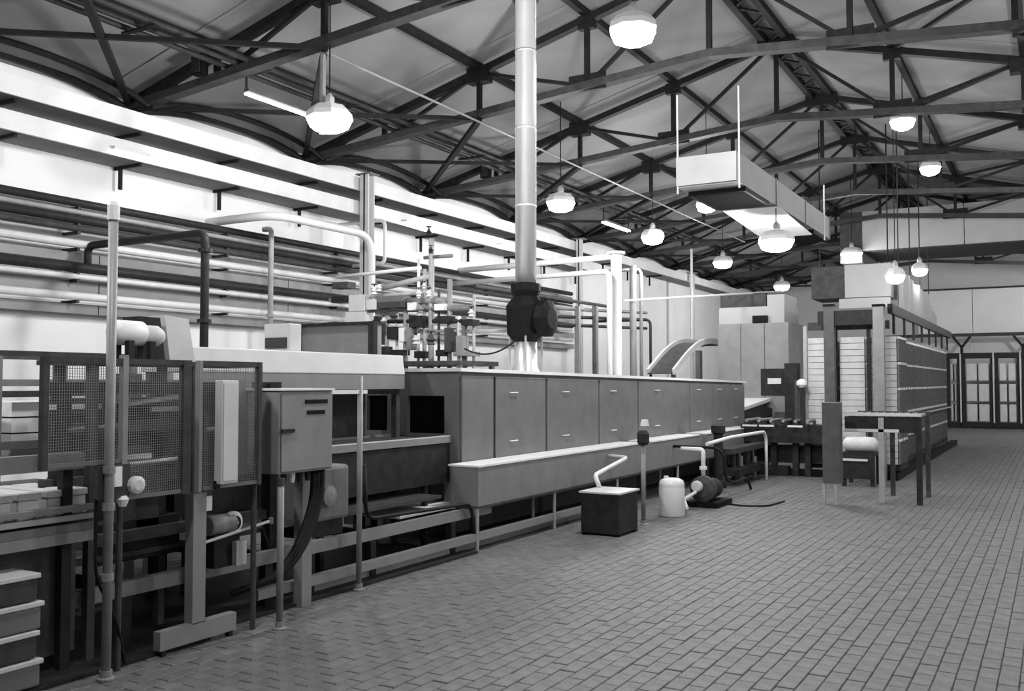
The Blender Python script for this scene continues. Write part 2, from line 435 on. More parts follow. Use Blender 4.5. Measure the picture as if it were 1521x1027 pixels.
# dark cable ladder, conduits, ballast boxes
t = thing('cable_ladder', 'dark cable ladder running under the roof near the left wall', 'cable ladder', (-8.5, 10, 5.42))
for dx in (-.2, 0, .2): MB().tube([(-8.5 + dx, 3, 5.46), (-8.5 + dx, 24, 5.46)], .035, 8).build('cable', 'piped', t)
for k in range(12): box('rung', 'truss', -8.76, -8.24, 3.4 + 1.68 * k, 3.46 + 1.68 * k, 5.40, 5.425, t)
t = thing('conduit', 'thin pale conduit running under the trusses above the lamp row', 'conduit', (-7.15, 15, 5.38))
MB().tube([(-7.15, 8.25, 5.37), (-7.15, 25, 5.37)], .016, 8).build('conduit_run', 'steel2', t)
MB().tube([(-7.22, 8.27, 5.40), (-7.22, 8.27, 4.45)], .035, 8).build('drop_pipe', 'steel2', t)
for x, y, lab in ((-9.05, 8.2, 'black control box on the second truss near the left wall'), (-9.05, 14.95, 'black control box on the fourth truss near the left wall')):
    t = thing('control_box', lab, 'box', (x, y, zb(5.3) + .02)); z = zb(5.3) + .05
    box('body', 'black', x - .09, x + .09, y - .14, y - .03, z, z + .25, t); box('lid', 'dark', x - .07, x + .07, y - .155, y - .141, z + .02, z + .23, t)

# ------------------------------------------------------------------ white ventilation duct
dx0, dx1, dy0, dy1, dz0, dz1 = -4.33, -3.50, 12.0, 17.6, 4.20, 4.58
t = thing('ventilation_duct', 'white box-section ventilation duct hung below the roof', 'duct', ((dx0 + dx1) / 2, 14.8, dz0))
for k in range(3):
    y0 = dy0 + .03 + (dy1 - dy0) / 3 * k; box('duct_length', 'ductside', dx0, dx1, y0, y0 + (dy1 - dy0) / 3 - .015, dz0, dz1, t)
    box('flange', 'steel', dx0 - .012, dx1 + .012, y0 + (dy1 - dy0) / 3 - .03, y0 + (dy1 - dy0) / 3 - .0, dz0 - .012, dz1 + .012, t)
box('end_cover', 'duct', dx0 - .01, dx1 - .03, dy0 - .01, dy0 + .03, dz0 + .02, dz1 + .02, t)
for y0, y1 in ((12.35, 13.55), (16.4, 17.5)):
    f = box('outlet_frame', 'black', dx0 + .03, dx1 - .01, y0, y1, dz0 - .06, dz0, t)
    box('outlet_opening', 'void', dx0 + .09, dx1 - .05, y0 + .03, y1 - .03, dz0 - .065, dz0 - .055, f)
MB().prism([(dx0, 14.0, dz0 - .0), (dx1, 14.0, dz0 - .0), (dx1, 16.2, dz0 - .12), (dx0, 16.2, dz0 - .12)], (0, 0, .012)).build('lit_underside', 'white', t)  # white sheet stands in for the lamplit stretch of the duct underside
for x in (dx0, dx1):
    for y in (dy0 + .02, dy1 - .4):
        MB().tube([(x, y, dz0 - .08), (x, y, 5.45 if y < 13 else dz0 + .9)], .012, 6).build('hanger_rod', 'pipew', t)

# ------------------------------------------------------------------ mould washer (long tunnel)
TX0, TX1 = -5.15, -6.75
Ya, Yb = at(685, 548, X=TX0).y, at(1106, 567, X=TX0).y
def tz(y): return 1.755 - (y - Ya) / (Yb - Ya) * .11
ws = thing('mould_washer', 'long grey tunnel washer with a row of doors and a pale top edge', 'washing machine', (-5.9, 12.5, 0))
def slab(x0, x1, y0, y1, za, zb0, zb1): # box whose top follows za(y)
    return MB().add([(x0, y0, zb0), (x1, y0, zb0), (x1, y1, zb0), (x0, y1, zb0), (x0, y0, za(y0) + zb1), (x1, y0, za(y0) + zb1), (x1, y1, za(y1) + zb1), (x0, y1, za(y1) + zb1)],
                    [(3, 2, 1, 0), (4, 5, 6, 7), (0, 1, 5, 4), (1, 2, 6, 5), (2, 3, 7, 6), (3, 0, 4, 7)])
slab(TX1, TX0 - .03, Ya + .06, Yb, tz, .30, -.03).build('tunnel_body', 'steel', ws)
slab(TX1, TX0 + .035, Ya - .05, Yb + .05, tz, 1.60, 0).v
tp = MB().add([(TX1, Ya - .05, tz(Ya) - .035), (TX0 + .03, Ya - .05, tz(Ya) - .035), (TX0 + .03, Yb + .05, tz(Yb) - .035), (TX1, Yb + .05, tz(Yb) - .035),
               (TX1, Ya - .05, tz(Ya)), (TX0 + .03, Ya - .05, tz(Ya)), (TX0 + .03, Yb + .05, tz(Yb)), (TX1, Yb + .05, tz(Yb))],
              [(3, 2, 1, 0), (4, 5, 6, 7), (0, 1, 5, 4), (1, 2, 6, 5), (2, 3, 7, 6), (3, 0, 4, 7)])
tp.build('top_cover', 'white', ws, label='pale top cover strip')
seams = [Ya] + [at(px, 600, X=TX0).y for px in (735, 812, 890, 948, 1025, 1060, 1085)] + [Yb]
for i in range(len(seams) - 1):
    y0, y1 = seams[i] + .022, seams[i + 1] - .022
    d = MB().add([(TX0 - .03, y0, .62), (TX0, y0, .62), (TX0, y1, .62), (TX0 - .03, y1, .62), (TX0 - .03, y0, tz(y0) - .075), (TX0, y0, tz(y0) - .075), (TX0, y1, tz(y1) - .075), (TX0 - .03, y1, tz(y1) - .075)],
                 [(3, 2, 1, 0), (4, 5, 6, 7), (0, 1, 5, 4), (1, 2, 6, 5), (2, 3, 7, 6), (3, 0, 4, 7)]).build('door_panel', 'steel', ws, bevel=.006)
    if i in (0,): continue
    ym = y0 + (y1 - y0) * .32
    for zz in (1.50, .98):
        MB().tube(bend([(TX0, ym - .07, zz), (TX0 + .025, ym - .07, zz), (TX0 + .025, ym + .07, zz), (TX0, ym + .07, zz)], .012, 3), .007, 6).build('handle', 'pipew', d)
for y in seams[1:5]:
    box('door_gap', 'black', TX0 - .029, TX0 - .02, y - .020, y + .020, .62, tz(y) - .08, ws)
# entry end face with two openings
Ye = Ya
def ex(px, py): p = at(px, py, Y=Ye); return p.x, p.z
xo0, zo1 = ex(605, 588); xo1, zo0 = ex(660, 645); xp0, _ = ex(545, 590); xp1, zp0 = ex(575, 640)
zt0 = tz(Ye) - .036
for a, c, z0, z1 in ((xo1, TX0 - .03, .30, zt0), (xp1, xo0, zp0, zt0), (TX1, xp0, zp0, zt0), (xo0, xo1, zo1, zt0), (xp0, xp1, zo1, zt0), (xo0, xo1, .60, zo0), (TX1, xo0, .60, zp0)):
    box('end_panel', 'steel', a, c, Ye, Ye + .05, z0, z1, ws)
box('opening_back', 'void', TX1, TX0 - .05, Ye + .051, Ye + .058, .5, zt0, ws)
box('lower_tank', 'dark2', TX1 + .1, TX0 - .12, Ye + .02, Yb, .10, .62, ws)
for k in range(7):
    y = Ye + .4 + k * 1.5
    for x in (TX0 - .15, TX1 + .15): box('leg', 'dark', x - .04, x + .04, y - .04, y + .04, 0, .30, ws)

# drip trough in front
t = thing('drip_trough', 'long grey trough with white rim running along the washer front', 'trough', (-4.97, 12.5, 0))
tr0, tr1, ty0, ty1 = -4.80, -5.12, 7.75, 17.3
box('front_plate', 'trough', tr0 - .02, tr0, ty0, ty1, .43, .80, t); box('back_plate', 'steel', tr1, tr1 + .02, ty0, ty1, .43, .80, t)
box('end_plate', 'trough', tr1 + .021, tr0 - .021, ty0, ty0 + .02, .43, .80, t); box('end_plate', 'steel', tr1 + .021, tr0 - .021, ty1 - .02, ty1, .43, .80, t)
box('trough_base', 'dark2', tr1, tr0, ty0, ty1, .41, .43, t)
yb0, yb1 = at(955, 665, X=tr0).y, at(968, 660, X=tr0).y
for a, c in ((ty0 - .01, yb0), (yb1, 14.2), (14.55, ty1)): box('rim_plate', 'white', tr1 - .02, tr0 + .012, a, c, .80, .818, t, label='white rim plate')
for y in (7.77, 9.38, 11.1, 13.3, 15.5, 17.2):
    for x in (tr0 - .025, tr1 + .025):
        MB().tube([(x, y, 0), (x, y, .41)], .019, 8).build('leg', 'pipeg', t)

# pale hood over the loading end
hd = thing('machine_hood', 'pale sloping sheet metal hood over the loading conveyor', 'hood', (-5.8, 6.3, 1.6))
hy0, hy1 = 5.02, 7.72
hb = at(602, 557, Y=hy1); ht = at(597, 530, Y=hy1); ht2 = at(300, 518, Y=hy0)
hx0 = hb.x; hx1 = hb.x - .03; hz0, hz1 = hb.z, ht.z + .01
MB().prism([(hx0, hy0, hz0), (hx1, hy0, hz1), (hx1 - .52, hy0, hz1), (hx1 - .55, hy0, hz0)], (0, hy1 - hy0, 0)).build('hood_shell', 'light', hd, bevel=.01)
box('valance', 'steel2', hx0 - .03, hx0 - .01, hy0, hy1, hz0 - .14, hz0, hd)
box('valance_edge', 'black', hx0 - .05, hx0 + .0, hy0 + .2, hy1 - .12, hz0 - .19, hz0 - .14, hd)
for y in (hy0 + .05, hy1 - .05):
    for x in (hx0 - .08, hx1 - .48): box('support_leg', 'dark2', x - .03, x + .03, y - .03, y + .03, 0, hz0 - .0, hd)

# ------------------------------------------------------------------ flue with fan
fx, fy = -5.85, at(781, 545, X=-5.85).y
ft = tz(fy)
t = thing('flue', 'tall shiny galvanised flue rising from the washer top to the roof', 'flue', (fx, fy, ft))
z = 2.88; seg = 1.0
while z < 6.6:
    z1 = min(z + seg, 6.62); MB().lathe([(.135, z), (.135, z1 - .03), (.139, z1 - .03), (.139, z1)], (fx, fy, 0), 24).build('flue_section', 'galv', t, smooth=True); z = z1
MB().lathe([(.17, 6.53), (.17, 6.66)], (fx, fy, 0), 20).build('roof_collar', 'dark2', t)
MB().lathe([(.19, ft), (.19, ft + .01), (.15, ft + .10), (.145, ft + .42)], (fx, fy, 0), 20).build('base_cone', 'galv', t, smooth=True)
MB().lathe([(.15, ft + .40), (.24, ft + .50), (.25, ft + .86), (.16, ft + .98), (.19, ft + 1.05), (.19, ft + 1.14)], (fx, fy, 0), 10).build('fan_casing', 'black', t)
f = MB().lathe([(.15, .0), (.24, .06), (.24, .16), (.13, .20)], (fx + .19, fy - .02, ft + .69), 10, axis='x').build('fan_motor', 'black', t)
for k in range(4):
    a = k * math.pi / 2 + .5
    MB().bar((fx + .21 * math.cos(a), fy + .21 * math.sin(a), ft), (fx + .20 * math.cos(a), fy + .20 * math.sin(a), ft + .5), .02, .02).build('strut', 'pipeg', t)
cat = [(fx - .7 + .7 * u, fy - .35 + .2 * u, ft + .32 - .9 * u * (1 - u) * .62 + .15 * u) for u in [k / 12 for k in range(13)]]
MB().tube(cat, .012, 6).build('cable', 'rubber', t)

# ------------------------------------------------------------------ pipes from pixel-sighted routes
def pipe(name, label, pts, r, m, group=None, rb=.12, flanges=(), catg='pipe'):
    pts = [Vector(p) for p in pts]
    lo = min(pts, key=lambda p: p.z)
    t = thing(name, label, catg, lo, group)
    MB().tube(bend(pts, rb), r, 10).build('pipe_run', m, t, smooth=True)
    for p in flanges:
        p = Vector(p); MB().lathe([(r * 1.7, -.02), (r * 1.7, .02)], p, 10).build('flange', m, t)
    return t
p0 = at(130, 392, X=-10.32); q0 = at(305, 346, Y=p0.y)
pipe('branch_pipe', 'black branch pipe rising from the thick wall pipe and dropping behind the hood',
     [(p0.x, p0.y, 3.03), (p0.x, p0.y, q0.z), (q0.x, p0.y, q0.z), (q0.x, p0.y, .005)], .048, 'piped', flanges=[(q0.x, p0.y, q0.z - .2), (q0.x, p0.y, 2.3)])
a = at(403, 340, Y=10.4); b = at(345, 342, Y=10.4)
pipe('branch_pipe', 'grey pipe dropping straight down behind the hood left of the stanchion', [(-10.2, 10.4, a.z), (a.x, 10.4, a.z), (a.x, 10.4, .005)], .04, 'pipeg', flanges=[(a.x, 10.4, 2.6)])
a = at(408, 345, X=-9.3); b = at(552, 350, X=-9.3)
pipe('bend_pipe', 'pale pipe with a wide bend dropping in front of the stanchion', [(WX + .01, a.y, b.z), (a.x, a.y, b.z), (b.x, b.y, b.z), (b.x, b.y, 1.0), (WX + .01, b.y, 1.0)], .06, 'pipew', rb=.35)
a = at(572, 327, X=-9.6); pipe('bend_pipe', 'thin white pipe hooked round just right of the stanchion', [(WX + .01, a.y, a.z), (a.x, a.y, a.z), (a.x, a.y, at(574, 392, X=-9.6).z), (WX + .01, a.y, at(574, 392, X=-9.6).z)], .03, 'pipew')
# two lagged pipes crossing to the washer and dropping
a = at(915, 381, X=-6.9); c = at(918, 553, X=-6.9)
pipe('lagged_pipe', 'thick white lagged pipe crossing from the wall and dropping behind the washer', [(-10.3, a.y, a.z - .06), (a.x, a.y, a.z), ], .055, 'pipew', 'white lagged pipes')
pipe('lagged_riser', 'thicker of the two upright white lagged pipes behind the washer', [(a.x, a.y, a.z + .06), (a.x, a.y, .02)], .10, 'pipew', 'white lagged pipes', flanges=[(a.x, a.y, a.z + .06)])
a2 = at(905, 403, X=-6.9)
pipe('lagged_pipe', 'lower thin white lagged pipe crossing parallel below the thick one', [(-10.3, a2.y, a2.z - .05), (a2.x, a2.y, a2.z), (a2.x, a2.y, .02)], .048, 'pipew', 'white lagged pipes')
# skid with valves behind the washer
sk = thing('valve_skid', 'cluttered steel platform of upright pipes and valves behind the washer', 'pipe skid', (-7.9, 11.0, 0))
SY = 10.6
def sp(px, py, Y=SY): return at(px, py, Y=Y)
for px, y0, y1, r, m in ((575, 470, 530, .03, 'pipeg'), (590, 455, 530, .022, 'pipew'), (603, 440, 528, .035, 'pipeg'), (622, 385, 535, .022, 'pipew'), (631, 400, 535, .028, 'pipeg'), (641, 355, 535, .04, 'pipeg'), (652, 430, 530, .02, 'dark2'), (668, 415, 530, .035, 'steel2'), (682, 470, 528, .025, 'pipew'), (690, 470, 528, .04, 'steel'), (704, 440, 530, .022, 'pipeg')):
    a = sp(px, y0); b2 = sp(px, y1)
    MB().tube([(a.x, a.y, a.z), (a.x, a.y, .9)], r, 8).build('upright_pipe', m, sk, smooth=True)
for (x0, yy0, x1, yy1, r, m) in ((500, 412, 625, 398, .028, 'pipew'), (553, 432, 642, 410, .04, 'pipeg'), (550, 460, 705, 458, .045, 'steel'), (490, 446, 640, 434, .03, 'pipeg'), (555, 478, 700, 477, .03, 'dark'), (600, 492, 756, 492, .022, 'pipeg'), (630, 383, 672, 380, .025, 'steel'), (604, 448, 660, 447, .05, 'steel2')):
    a = sp(x0, yy0); b2 = sp(x1, yy1); MB().tube([a, (b2.x, b2.y, b2.z)], r, 8).build('cross_pipe', m, sk, smooth=True)
for x0, y0, x1, y1, m, nm in ((519, 439, 543, 462, 'light', 'valve_box'), (514, 464, 544, 485, 'light', 'valve_box'), (493, 441, 517, 449, 'dark', 'valve_box'), (494, 420, 518, 428, 'dark2', 'valve_box'), (545, 446, 560, 460, 'light', 'pump_head'),
        (561, 441, 600, 448, 'steel', 'header_block'), (561, 450, 602, 457, 'dark2', 'header_block'), (606, 450, 619, 461, 'white', 'valve_box'), (646, 452, 660, 461, 'white', 'valve_box'), (608, 470, 628, 486, 'dark', 'pump_head'), (649, 470, 667, 480, 'dark', 'pump_head'),
        (686, 475, 703, 483, 'dark', 'pump_head'), (576, 486, 591, 504, 'dark', 'pump_head'), (593, 487, 600, 508, 'white', 'sight_tube'), (661, 487, 669, 523, 'dark2', 'support'), (678, 499, 687, 523, 'steel2', 'support'), (561, 515, 573, 528, 'dark', 'support'), (579, 520, 599, 528, 'dark', 'support'),
        (616, 522, 627, 532, 'dark', 'support'), (674, 523, 704, 529, 'steel2', 'support'), (648, 520, 661, 529, 'dark', 'support'), (605, 487, 612, 520, 'steel2', 'support'), (556, 470, 562, 512, 'dark', 'support')):
    a = sp(x0, y0, SY - .1); b2 = sp(x1, y1, SY - .1); box(nm, m, a.x, b2.x, SY - .12, SY + .06, b2.z, a.z, sk, bevel=.006)
for px, py, q, m in ((556, 432, .055, 'white'), (563, 428, .05, 'pipew'), (622, 436, .045, 'white'), (637, 436, .045, 'white'), (585, 470, .06, 'dark2'), (570, 477, .05, 'light'), (640, 505, .07, 'dark2'), (618, 505, .06, 'light'), (625, 460, .05, 'steel2'), (700, 465, .05, 'light'), (637, 345, .045, 'dark'), (640, 372, .04, 'dark'), (630, 425, .04, 'light')):
    a = sp(px, py, SY - .16); v = MB().lathe([(q * .5, -q), (q * .9, -q * .9), (q * .5, -q * .4), (q, 0), (q * .5, q * .5), (q * .4, q)], a, 10).build('valve_body', m, sk)
    MB().lathe([(q * .2, q), (q * .2, q * 1.5), (q * .8, q * 1.5), (q * .8, q * 1.7)], a, 8).build('handwheel', 'dark2', v)
a = sp(600, 538); b2 = sp(706, 538)
box('deck', 'dark2', a.x, b2.x, SY - .35, SY + .6, a.z - .06, a.z, sk)
for x in (a.x + .05, b2.x - .05):
    for y in (SY - .3, SY + .5): box('deck_leg', 'steel', x - .03, x + .03, y - .03, y + .03, 0, a.z - .06, sk)
# tank panel behind the hood
a = at(440, 482, Y=9.2); b2 = at(556, 486, Y=9.2)
t = thing('water_tank', 'grey steel tank standing behind the pale hood', 'tank', ((a.x + b2.x) / 2, 9.6, 0))
box('shell', 'steel2', a.x + .045, b2.x - .045, 9.22, 9.40, .1, a.z - .03, t); box('rim', 'dark', a.x, b2.x, 9.17, 9.43, a.z - .03, a.z, t)
for x in (a.x + .02, b2.x - .05): box('edge_post', 'dark', x - .02, x + .06, 9.17, 9.25, 0, a.z - .03, t)
for x in (a.x + .1, b2.x - .1): box('foot', 'dark', x - .05, x + .05, 9.28, 9.38, 0, .1, t)
a = at(392, 482, Y=6.2); b2 = at(430, 516, Y=6.2)
t = thing('gauge_box', 'small square gauge box standing on the hood top', 'gauge', ((a.x + b2.x) / 2, 6.2, hz1))
zg = hz1
box('case', 'light', a.x, b2.x, 6.2, 6.35, zg, a.z, t, bevel=.01); box('window', 'dark2', a.x + .03, b2.x - .03, 6.185, 6.199, zg + .03, (zg + a.z) / 2, t)

# ------------------------------------------------------------------ loading end: drive motor
mz = 1.98
t = thing('drive_motor', 'pale drive motor with dark chain guard on top of the loading frame', 'motor', (-5.0, 4.05, 1.74))
MX = -5.0
a = at(165, 495, X=MX); b2 = at(208, 495, X=MX); c = at(238, 500, X=MX)
r = .078; mzc = at(190, 495, X=MX).z
MB().lathe([(r * .7, 0), (r, .04), (r, b2.y - a.y), (r * .9, b2.y - a.y + .01)], (MX, a.y, mzc), 18, axis='y').build('motor_body', 'white', t, smooth=True)
MB().lathe([(r * .85, 0), (r * .85, .11), (r * .55, .15)], (MX, b2.y + .012, mzc - .01), 18, axis='y').build('gearbox', 'light', t, smooth=True)
for k in range(4): box('motor_foot', 'dark', MX - .07 + .12 * (k % 2), MX - .03 + .12 * (k % 2), a.y + .06 + .16 * (k // 2), a.y + .10 + .16 * (k // 2), 1.74, mzc - .05, t)
a = at(207, 470, X=MX - .12); b2 = at(238, 470, X=MX - .12); c = at(246, 532, X=MX - .12)
MB().prism([(MX - .12, a.y, a.z), (MX - .12, b2.y, a.z), (MX - .12, c.y, 1.74), (MX - .12, c.y - .09, 1.74), (MX - .12, b2.y - .06, a.z - .06), (MX - .12, a.y, a.z - .05)], (-.16, 0, 0)).build('chain_guard', 'dark', t)
d0 = at(243, 468, X=MX - .12); d1 = at(280, 474, X=MX - .12); d2 = at(290, 530, X=MX - .12); d3 = at(251, 532, X=MX - .12)
MB().prism([(MX - .12, d0.y + .01, d0.z), (MX - .12, d1.y, d1.z), (MX - .12, d2.y, 1.74), (MX - .12, d3.y + .01, 1.74)], (-.16, 0, 0)).build('guard_plate', 'light', t)
box('mounting_plate', 'dark2', MX - .32, MX + .16, 3.55, 4.9, 1.71, 1.74, t)
for y in (3.6, 4.35):
    for x in (MX - .17, MX + .13): box('mounting_leg', 'dark2', x - .025, x + .025, y - .025, y + .025, 0, 1.71, t)

# ------------------------------------------------------------------ wire guards
GX = -4.55
def wire_panel(mb, y0, y1, z0, z1, pitch=.0145, w=.0026):
    n = int((y1 - y0) / pitch)
    for k in range(n + 1):
        y = y0 + (y1 - y0) * k / n; mb.box(GX - w / 2, GX + w / 2, y - w / 2, y + w / 2, z0, z1)
    n = int((z1 - z0) / pitch)
    for k in range(n + 1):
        z = z0 + (z1 - z0) * k / n; mb.box(GX - w / 2, GX + w / 2, y0, y1, z - w / 2, z + w / 2)
def guard(label, panels, posts, ztop, feet):
    y = (panels[0][0] + panels[-1][1]) / 2
    t = thing('mesh_guard', label, 'guard', (GX, y, 0), 'wire mesh guards')
    for y0, y1, z0 in panels:
        m = MB(); wire_panel(m, y0, y1, z0, ztop); m.build('wire_mesh', 'mesh', t, kind='stuff')
        box('frame_bar', 'dark2', GX - .015, GX + .015, y0, y1, ztop - .0, ztop + .03, t); box('frame_bar', 'steel', GX - .012, GX + .012, y0, y1, z0 - .022, z0, t)
    for y0, wd, z0, z1, m in posts: box('frame_post', m, GX - .02, GX + .02, y0 - wd / 2, y0 + wd / 2, z0, z1, t)
    for y0 in feet: MB().tube([(GX - .03, y0, 0), (GX - .03, y0, 1.0)], .018, 8).build('leg', 'dark2', t)
    return t
y65, y183, y272, y297, y385 = [at(px, 560, X=GX).y for px in (66, 184, 272, 296, 384)]
guard('large wire mesh guard in front of the loading end, left one', [(y65, y183, 1.18), (y183, y272, .97)],
      [(y65, .03, 1.15, 1.74, 'dark2'), (y183, .035, .94, 1.76, 'steel2'), (y272 + .02, .06, .94, 1.74, 'dark2'), (y297, .025, .94, 1.74, 'steel2')], 1.71, (y183 + .01,))
guard('small wire mesh guard beside the control cabinet', [(y297 + .03, y385, .97)], [(y385, .03, .94, 1.74, 'dark2')], 1.71, (y385,))
# T-shaped stand
t = thing('guard_stand', 'grey steel upright on a flat foot beam holding the guards', 'stand', (-4.6, 4.15, 0))
ys0, ys1 = at(282, 800, X=-4.6).y, at(301, 800, X=-4.6).y
box('upright', 'steel2', -4.64, -4.57, ys0, ys1, .14, .93, t); yb_, ye_ = at(233, 950, X=-4.6).y, at(346, 925, X=-4.6).y
box('foot_beam', 'steel2', -4.63, -4.57, yb_, ye_, .035, .145, t)
for y in (yb_ + .02, ye_ - .05): box('levelling_foot', 'dark', -4.62, -4.58, y, y + .03, 0, .035, t)
# tall thin enclosure + grey panel
ya, yb2 = at(306, 600, X=-4.6).y, at(331, 600, X=-4.6).y
t = thing('terminal_box', 'tall narrow pale terminal box fixed on the front of the small mesh guard', 'box', (-4.68, (ya + yb2) / 2, .98))
box('case', 'light', -4.525, -4.46, ya, yb2, .98, 1.62, t, bevel=.006); box('lid', 'light', -4.459, -4.452, ya + .01, yb2 - .01, 1.0, 1.60, t)
box('bracket', 'dark', -4.53, -4.50, ya, ya + .03, .95, 1.0, t)
# control cabinet
ya, yb2 = at(415, 640, X=-4.55).y, at(494, 640, X=-4.55).y
t = thing('control_cabinet', 'grey control cabinet with two dark name plates beside the mesh guards', 'cabinet', (-4.7, (ya + yb2) / 2, 0))
box('case', 'steel2', -4.85, -4.555, ya, yb2, .985, 1.55, t, bevel=.008)
d = box('door', 'steel2', -4.552, -4.54, ya + .015, yb2 - .015, 1.0, 1.525, t, bevel=.004)
box('top_flange', 'white', -4.86, -4.53, ya - .01, yb2 + .0, 1.552, 1.566, t)
for (x0, x1, py) in ((453, 486, 597), (456, 482, 613)):
    q0 = at(x0, py, X=-4.54); q1 = at(x1, py, X=-4.54); box('name_plate', 'black', -4.54, -4.534, q0.y, q1.y, q0.z - .014, q0.z + .014, d)
q = at(418, 641, X=-4.54); box('hinge', 'dark', -4.54, -4.52, ya + .0, ya + .12, q.z - .012, q.z + .012, d)
for k in range(4): MB().lathe([(.017, -.07), (.022, -.03), (.022, 0)], (-4.62, ya + .12 + .08 * k, .984), 8).build('cable_gland', 'pipew' if k == 1 else 'dark', t)
box('post', 'steel2', -4.80, -4.72, yb2 - .12, yb2 - .02, 0, .985, t); box('back_panel', 'steel', -4.9, -4.86, ya - .16, ya + .05, .98, 1.62, t)
t = thing('cable_loom', 'thick black cable loom sweeping down from the control cabinet', 'cable', (-4.55, 5.2, 0))
c0 = at(472, 700, X=-4.62); c1 = at(470, 745, X=-4.6); c2 = at(452, 800, X=-4.58); c3 = at(432, 835, X=-4.56); c4 = at(405, 862, X=-4.58); c5 = at(350, 880, X=-4.7)
for i, o_ in enumerate((-.025, 0, .03)):
    pts = [Vector(p) + Vector((o_ * .5, o_, o_ * .3)) for p in (c0, c1, c2, c3, c4, c5)]
    pts[0].z = .98
    sm = []
    for k in range(len(pts) - 1):
        for j in range(4): sm.append(pts[k].lerp(pts[k + 1], j / 4))
    sm.append(pts[-1])
    for _ in range(3):
        sm = [sm[0]] + [(sm[k - 1] + sm[k] * 2 + sm[k + 1]) / 4 for k in range(1, len(sm) - 1)] + [sm[-1]]
    MB().tube(sm, .024, 8).build('cable', 'rubber', t, smooth=True)

# ------------------------------------------------------------------ guard-rail posts
def post(label, px, py, z1, r=.023, m='post', top=None):
    p = at(px, py, Z=0); t = thing('pipe_post', label, 'post', (p.x, p.y, 0), 'upright pipe posts')
    MB().tube([(p.x, p.y, .01), (p.x, p.y, z1)], r, 12).build('shaft', m, t, smooth=True)
    MB().lathe([(.048, 0), (.048, .010), (r * 1.3, .016), (r * 1.3, .05)], (p.x, p.y, 0), 12).build('floor_flange', m, t)
    return t, p
t, p = post('tall grey pipe post nearest the camera, rising above the guard', 157, 1010, 2.52, .026)
MB().lathe([(.034, 0), (.034, .08), (.028, .1)], (p.x, p.y, 2.50), 10).build('top_fitting', 'pipew', t)
for zz in (1.13, .93, .55): MB().lathe([(.034, -.02), (.034, .02)], (p.x, p.y, zz), 10).build('clamp', 'steel2', t)
t, p = post('short grey pipe post below the control cabinet', 415, 935, .97)
MB().lathe([(.028, 0), (.028, .05)], (p.x, p.y, .93), 10).build('top_fitting', 'dark2', t)
t, p = post('grey pipe post between control cabinet and washer end', 533, 877, 1.66, .022)
MB().bar((p.x, p.y - .32, 1.535), (p.x, p.y + .08, 1.535), .02, .03).build('cross_arm', 'white', t)
t, p = post('grey pipe post with a valve in front of the trough', 956, 780, 1.02, .026)
MB().lathe([(.05, 0), (.07, .03), (.07, .13), (.04, .17)], (p.x, p.y, .90), 10).build('valve_body', 'dark', t)
MB().lathe([(.03, 0), (.055, .03), (.04, .10)], (p.x + .02, p.y, 1.09), 8).build('valve_knob', 'mould', t)
# valve cluster on the near post
p = at(157, 1010, Z=0)
t = thing('lubricator', 'small valve unit with pale label clamped beside the nearest post', 'valve', (p.x - .02, p.y + .1, .93))
yv = p.y
box('block', 'dark2', p.x - .06, p.x - .03, yv - .05, yv + .16, .97, 1.15, t); box('label_plate', 'white', p.x - .028, p.x - .02, yv + .05, yv + .10, 1.03, 1.14, t)
MB().lathe([(.05, 0), (.05, .03), (.03, .04)], (p.x - .03, yv + .19, 1.03), 12, axis='x').build('dial', 'light', t)
MB().lathe([(.02, -.04), (.035, 0), (.02, .02)], (p.x - .04, yv + .12, .955), 8).build('drain_bowl', 'white', t)
MB().tube(bend([(p.x - .05, yv - .04, 1.0), (p.x - .05, yv - .04, .55), (p.x - .05, yv + .1, .3), (p.x - .1, yv + .2, .02)], .1), .009, 6).build('hose', 'rubber', t)

# ------------------------------------------------------------------ loading machine frame under the hood
fr = thing('loading_frame', 'dark loading machine frame with rails behind the mesh guards', 'machine frame', (-5.3, 5.5, 0))
FX = -4.95
# lower rails
for X_, q, z0, z1, m in ((FX, (2.5, 8.2), .31, .40, 'steel2'), (FX - 1.1, (2.5, 8.2), .31, .40, 'dark2'), (FX + .1, (4.9, 10.5), .10, .17, 'steel2')):
    box('rail', m, X_ - .03, X_ + .03, q[0], q[1], z0, z1, fr)
for y in (2.7, 3.9, 5.1, 6.3, 7.5):
    for x in (FX - .0, FX - 1.1): box('leg', 'dark', x - .035, x + .035, y - .035, y + .035, 0, .31, fr)
    box('cross_member', 'dark', FX - 1.07, FX - .03, y - .03, y + .03, .32, .39, fr)
for y in (3.5, 4.5, 5.2):
    box('column', 'dark', FX - .10, FX - .02, y - .04, y + .04, .40, 1.60, fr); box('column', 'dark', FX - 1.1, FX - 1.02, y - .04, y + .04, .40, 1.60, fr)
for z0, m in ((.62, 'dark2'), (.98, 'dark2'), (1.30, 'dark2'), (1.54, 'dark')): box('side_beam', m, FX - .11, FX - .05, 3.4, 5.3, z0, z0 + .07, fr)
box('back_sheet', 'dark2', FX - 1.12, FX - 1.10, 4.15, 7.6, .5, 1.5, fr)
box('floor_shade', 'dark', FX - 1.2, FX + .18, 4.3, 7.7, .003, .02, fr); box('floor_shade', 'dark', FX - 1.2, FX + .33, 2.0, 4.29, .003, .02, fr)  # dark sheets laid over the bricks for the shade under the machine
box('drip_tray', 'dark2', FX - 1.0, FX - .1, 3.0, 7.5, .52, .55, fr)
